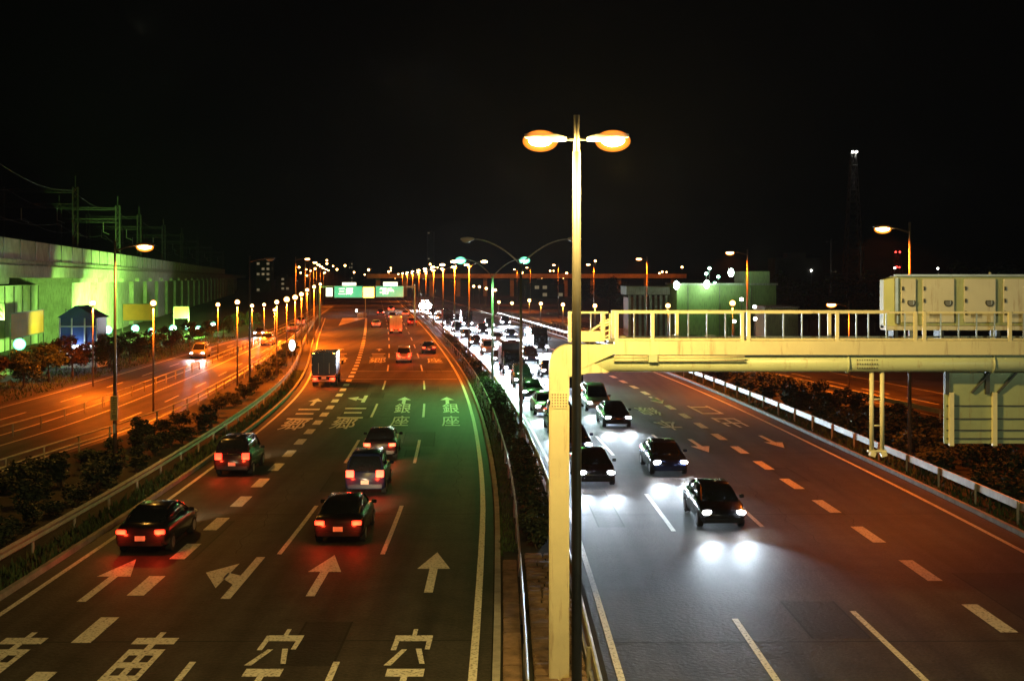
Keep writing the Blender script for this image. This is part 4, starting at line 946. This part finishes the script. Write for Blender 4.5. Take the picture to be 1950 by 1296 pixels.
for u,v,lab in ((1437,584,'small white lamp above the low pale block'),(1412,570,'small white lamp against the right of the pale green wall'),(1438,607,'small white lamp between rail posts below its twin'),(1398,612,'bright white lamp near the ground right of the parked cars')):
    D = 145; pole_lamp(lab, (bx(u,D),D,0), bz(v,D), 0, None, COOL, .22, M['e_white'])
for u,v,lab in ((1704,510,'tiny white lamp below the red beacon tower'),(1699,543,'tiny white lamp beside the left end of the cabinets'),(1786,511,'tiny white lamp above the cabinets on the dark hill'),(1545,515,'tiny white lamp over the dark trees')):
    D = 420; pole_lamp(lab, (bx(u,D),D,0), bz(v,D), 0, None, COOL, .32, M['e_white'])
rnd = random.Random(9)
for i,(u,D,lab) in enumerate(((1310,165,'silver parked car at the foot of the pale green building, left one'),(1345,165,'parked car in the middle of the yard before the pale green building'),(1380,165,'parked car at the right of the yard before the pale green building'))):
    t = make_car('sedan', paints[[1,0,2][i]], 'none', 'parked_car', 'car'); t.location = (bx(u,D),D,.01); t.rotation_euler = (0,0,R_(80)); t['label'] = lab; t['group'] = 'cars parked by the pale green building'
    for ch in list(t.children):
        if ch.type == 'LIGHT': bpy.data.objects.remove(ch)
        elif ch.name.startswith('taillight'): ch.data = ch.data.copy(); ch.data.materials[0] = M['black']
# dark trees right
def big_tree(seed, h, w_):
    rn = random.Random(seed); t = thing('dark_tree', '', 'tree'); tr = MB().tube([(0,0,0),(.1,0,h*.3),(0,.1,h*.8)], [.3,.22,.08], 8); cr = MB()
    for k in range(22):
        a = rn.uniform(0,6.28); q = rn.uniform(.1,1)**.6; z = h*rn.uniform(.25,.9); wz = w_*math.sqrt(max(.12,1-((z/h-.5)/.5)**2))
        cx, cy = wz*q*math.cos(a)*.75, wz*q*math.sin(a)*.75
        if k < 10: tr.tube([(0,0,h*rn.uniform(.25,.5)),(cx*.5,cy*.5,z*.85),(cx,cy,z)], [.12,.07,.03], 5)
        r = rn.uniform(.4,.65)*w_*.6; leaves(cr, rn, cx, cy, z, r, r, r*.8, 110, .5)
    tr.build('trunk', M['bark'], t); cr.build('crown', M['bush'], t); return t
bt_ = [big_tree(31,11,4.2), big_tree(32,9.5,4.0)]
for i,(u,D,sc) in enumerate(((1500,200,.95),(1540,205,.98),(1580,195,.95),(1625,200,1.0),(1668,205,.95),(1700,190,.9),(1840,230,1.15),(1880,240,1.3),(1925,235,1.2),(1965,240,1.2),(1160,330,.9),(1185,320,.9),(1110,340,.85))):
    lab = ('dark tree in the belt between the pale green building and the cabinets' if i < 6 else 'dark tree rising behind the gantry cabinets' if i < 10 else 'dark tree left of the low flat roofed building')
    grp = ('dark trees right of the building','dark trees behind the cabinets','dark trees left of the low building')[0 if i < 6 else 1 if i < 10 else 2]
    if i < 2: o = bt_[i]; o.location = (bx(u,D),D,0); o.scale = (sc,)*3; o['label'] = lab; o['group'] = grp
    else: dup(bt_[i%2], (bx(u,D),D,0), rnd.uniform(0,6), lab, grp, sc)
# far elevated road
er = thing('elevated_road', 'far elevated road glowing orange across the horizon behind the gantry', 'elevated road', (0,620,0))
MB().box(((bx(700,620)+bx(1305,620))/2,0,bz(527,620)), (bx(1305,620)-bx(700,620),9,1.4)).build('deck', M['conc'], er)
MB().box(((bx(700,620)+bx(1305,620))/2,-4.6,bz(527,620)+1.1), (bx(1305,620)-bx(700,620),.2,.8)).build('parapet', M['conc'], er)
p0 = None
for k in range(12):
    loc = (bx(720+k*51,620),0,0)
    if p0 is None: p0 = MB().box((0,0,bz(530,620)/2), (2,3,bz(530,620))).build('pier', M['conc'], er); p0.location = loc
    else: dup(p0, loc, parent=er)
for k in range(9): light(er, (bx(740+k*66,620),-14,13), RED_SOD, 1500, .5)
# radio mast with white beacons
def tower(label, u, D, top_v, base_w, m, beacons, em, cat='tower', name='radio_mast'):
    t = thing(name, label, cat, (bx(u,D),D,0)); h = bz(top_v,D); mb = MB(); n = 12
    for k in range(4):
        sx_, sy_ = ((1,1),(-1,1),(-1,-1),(1,-1))[k]; mb.tube([(sx_*base_w/2,sy_*base_w/2,0),(sx_*base_w*.12,sy_*base_w*.12,h)], [.28,.16], 4)
    for i in range(n):
        z0, z1 = h*i/n, h*(i+1)/n; w0_, w1_ = base_w/2*(1-.76*i/n), base_w/2*(1-.76*(i+1)/n)
        for k in range(4):
            a = ((1,1),(-1,1),(-1,-1),(1,-1))[k]; b = ((1,1),(-1,1),(-1,-1),(1,-1))[(k+1)%4]
            mb.tube([(a[0]*w0_,a[1]*w0_,z0),(b[0]*w1_,b[1]*w1_,z1)], .1, 4); mb.tube([(a[0]*w1_,a[1]*w1_,z1),(b[0]*w1_,b[1]*w1_,z1)], .1, 4)
    mb.build('lattice', m, t)
    MB().box((0,0,h), (base_w*.3,base_w*.3,.4)).build('platform', m, t)
    for (dx,v) in beacons: MB().ell((dx*D/F,-base_w*.2,bz(v,D)), (.55,.55,.5), 10, 6).build('beacon', em, t, True)
    return t
tower('tall faint lattice radio mast with two white lights at its top', 1625, 560, 292, 9, M['galv'], ((-3,290),(4,290)), M['e_white'])
tower('short lattice mast with red warning lights left of the cabinets', 1708, 700, 474, 8, M['darkm'], ((-4,480),(4,480),(-2,508),(3,509)), M['e_red'])
# stacks / poles
for u,v,lab in ((1583,455,'slim dark pole with a crossarm left of the radio mast'),(1640,462,'slim dark pole with a crossarm just right of the radio mast')):
    D = 260; t = thing('utility_pole', lab, 'utility pole', (bx(u,D),D,0), 0, 'dark utility poles'); MB().tube([(0,0,0),(0,0,bz(v,D))], [.25,.15], 6).build('pole', M['darkm'], t); MB().box((0,0,bz(v,D)-.6), (2.2,.15,.25)).build('crossarm', M['darkm'], t)
# distant buildings with lit windows
def block(label, u0, u1, v, D, wins, seed, group=None):
    t = thing('distant_building', label, 'building', ((u0+u1)/2*D/F-975*D/F,D,0)); w_ = (u1-u0)*D/F; h = bz(v,D)
    MB().box((0,6,h/2), (w_,12,h)).build('wall', M['dbuild'], t); MB().box((0,6,h+.9), (w_*.4,6,1.8)).build('roof_house', M['dbuild'], t)
    rn = random.Random(seed); cols = max(2,int(w_/3.2)); rows = max(2,int(h/3.4))
    cells = [(c,r) for c in range(cols) for r in range(rows)]; rn.shuffle(cells)
    for c,r in cells[:wins]: MB().box((-w_/2+(c+.5)*w_/cols,-.03,(r+.5)*h/rows), (w_/cols*.55,.06,1.5)).build('window', M['e_win'], t)
    return t
block('dark block with a scatter of lit windows left of the distant signs', 487, 515, 497, 800, 9, 1)
block('low dark block with few lit windows right of the lit block', 525, 552, 527, 900, 4, 2)
block('tall dark tower with a few lights above the bend', 813, 826, 441, 1500, 5, 3)
block('thin dark tower with lights above the distant gantry', 664, 672, 499, 1300, 5, 4)
block('dark flat roofed building right of the pale green building', 1476, 1566, 491, 420, 0, 5)
block('wide dark building behind the curved lamps', 1000, 1075, 540, 560, 4, 6)

# ================================================================== haze added for a faint glow
hz = MB().box((0,650,44), (2600,1700,92)).build('haze', bpy.data.materials.new('night_haze'))
tag(hz, 'thin night haze added to give lamps and dark sky a faint glow', 'haze', kind='stuff')
m = hz.data.materials[0]; m.use_nodes = True; t = m.node_tree; t.nodes.remove(t.nodes['Principled BSDF'])
pv = t.nodes.new('ShaderNodeVolumePrincipled'); pv.inputs['Color'].default_value = (.9,.92,.95,1); pv.inputs['Density'].default_value = .00006; pv.inputs['Anisotropy'].default_value = .2
t.links.new(pv.outputs[0], t.nodes['Material Output'].inputs['Volume'])
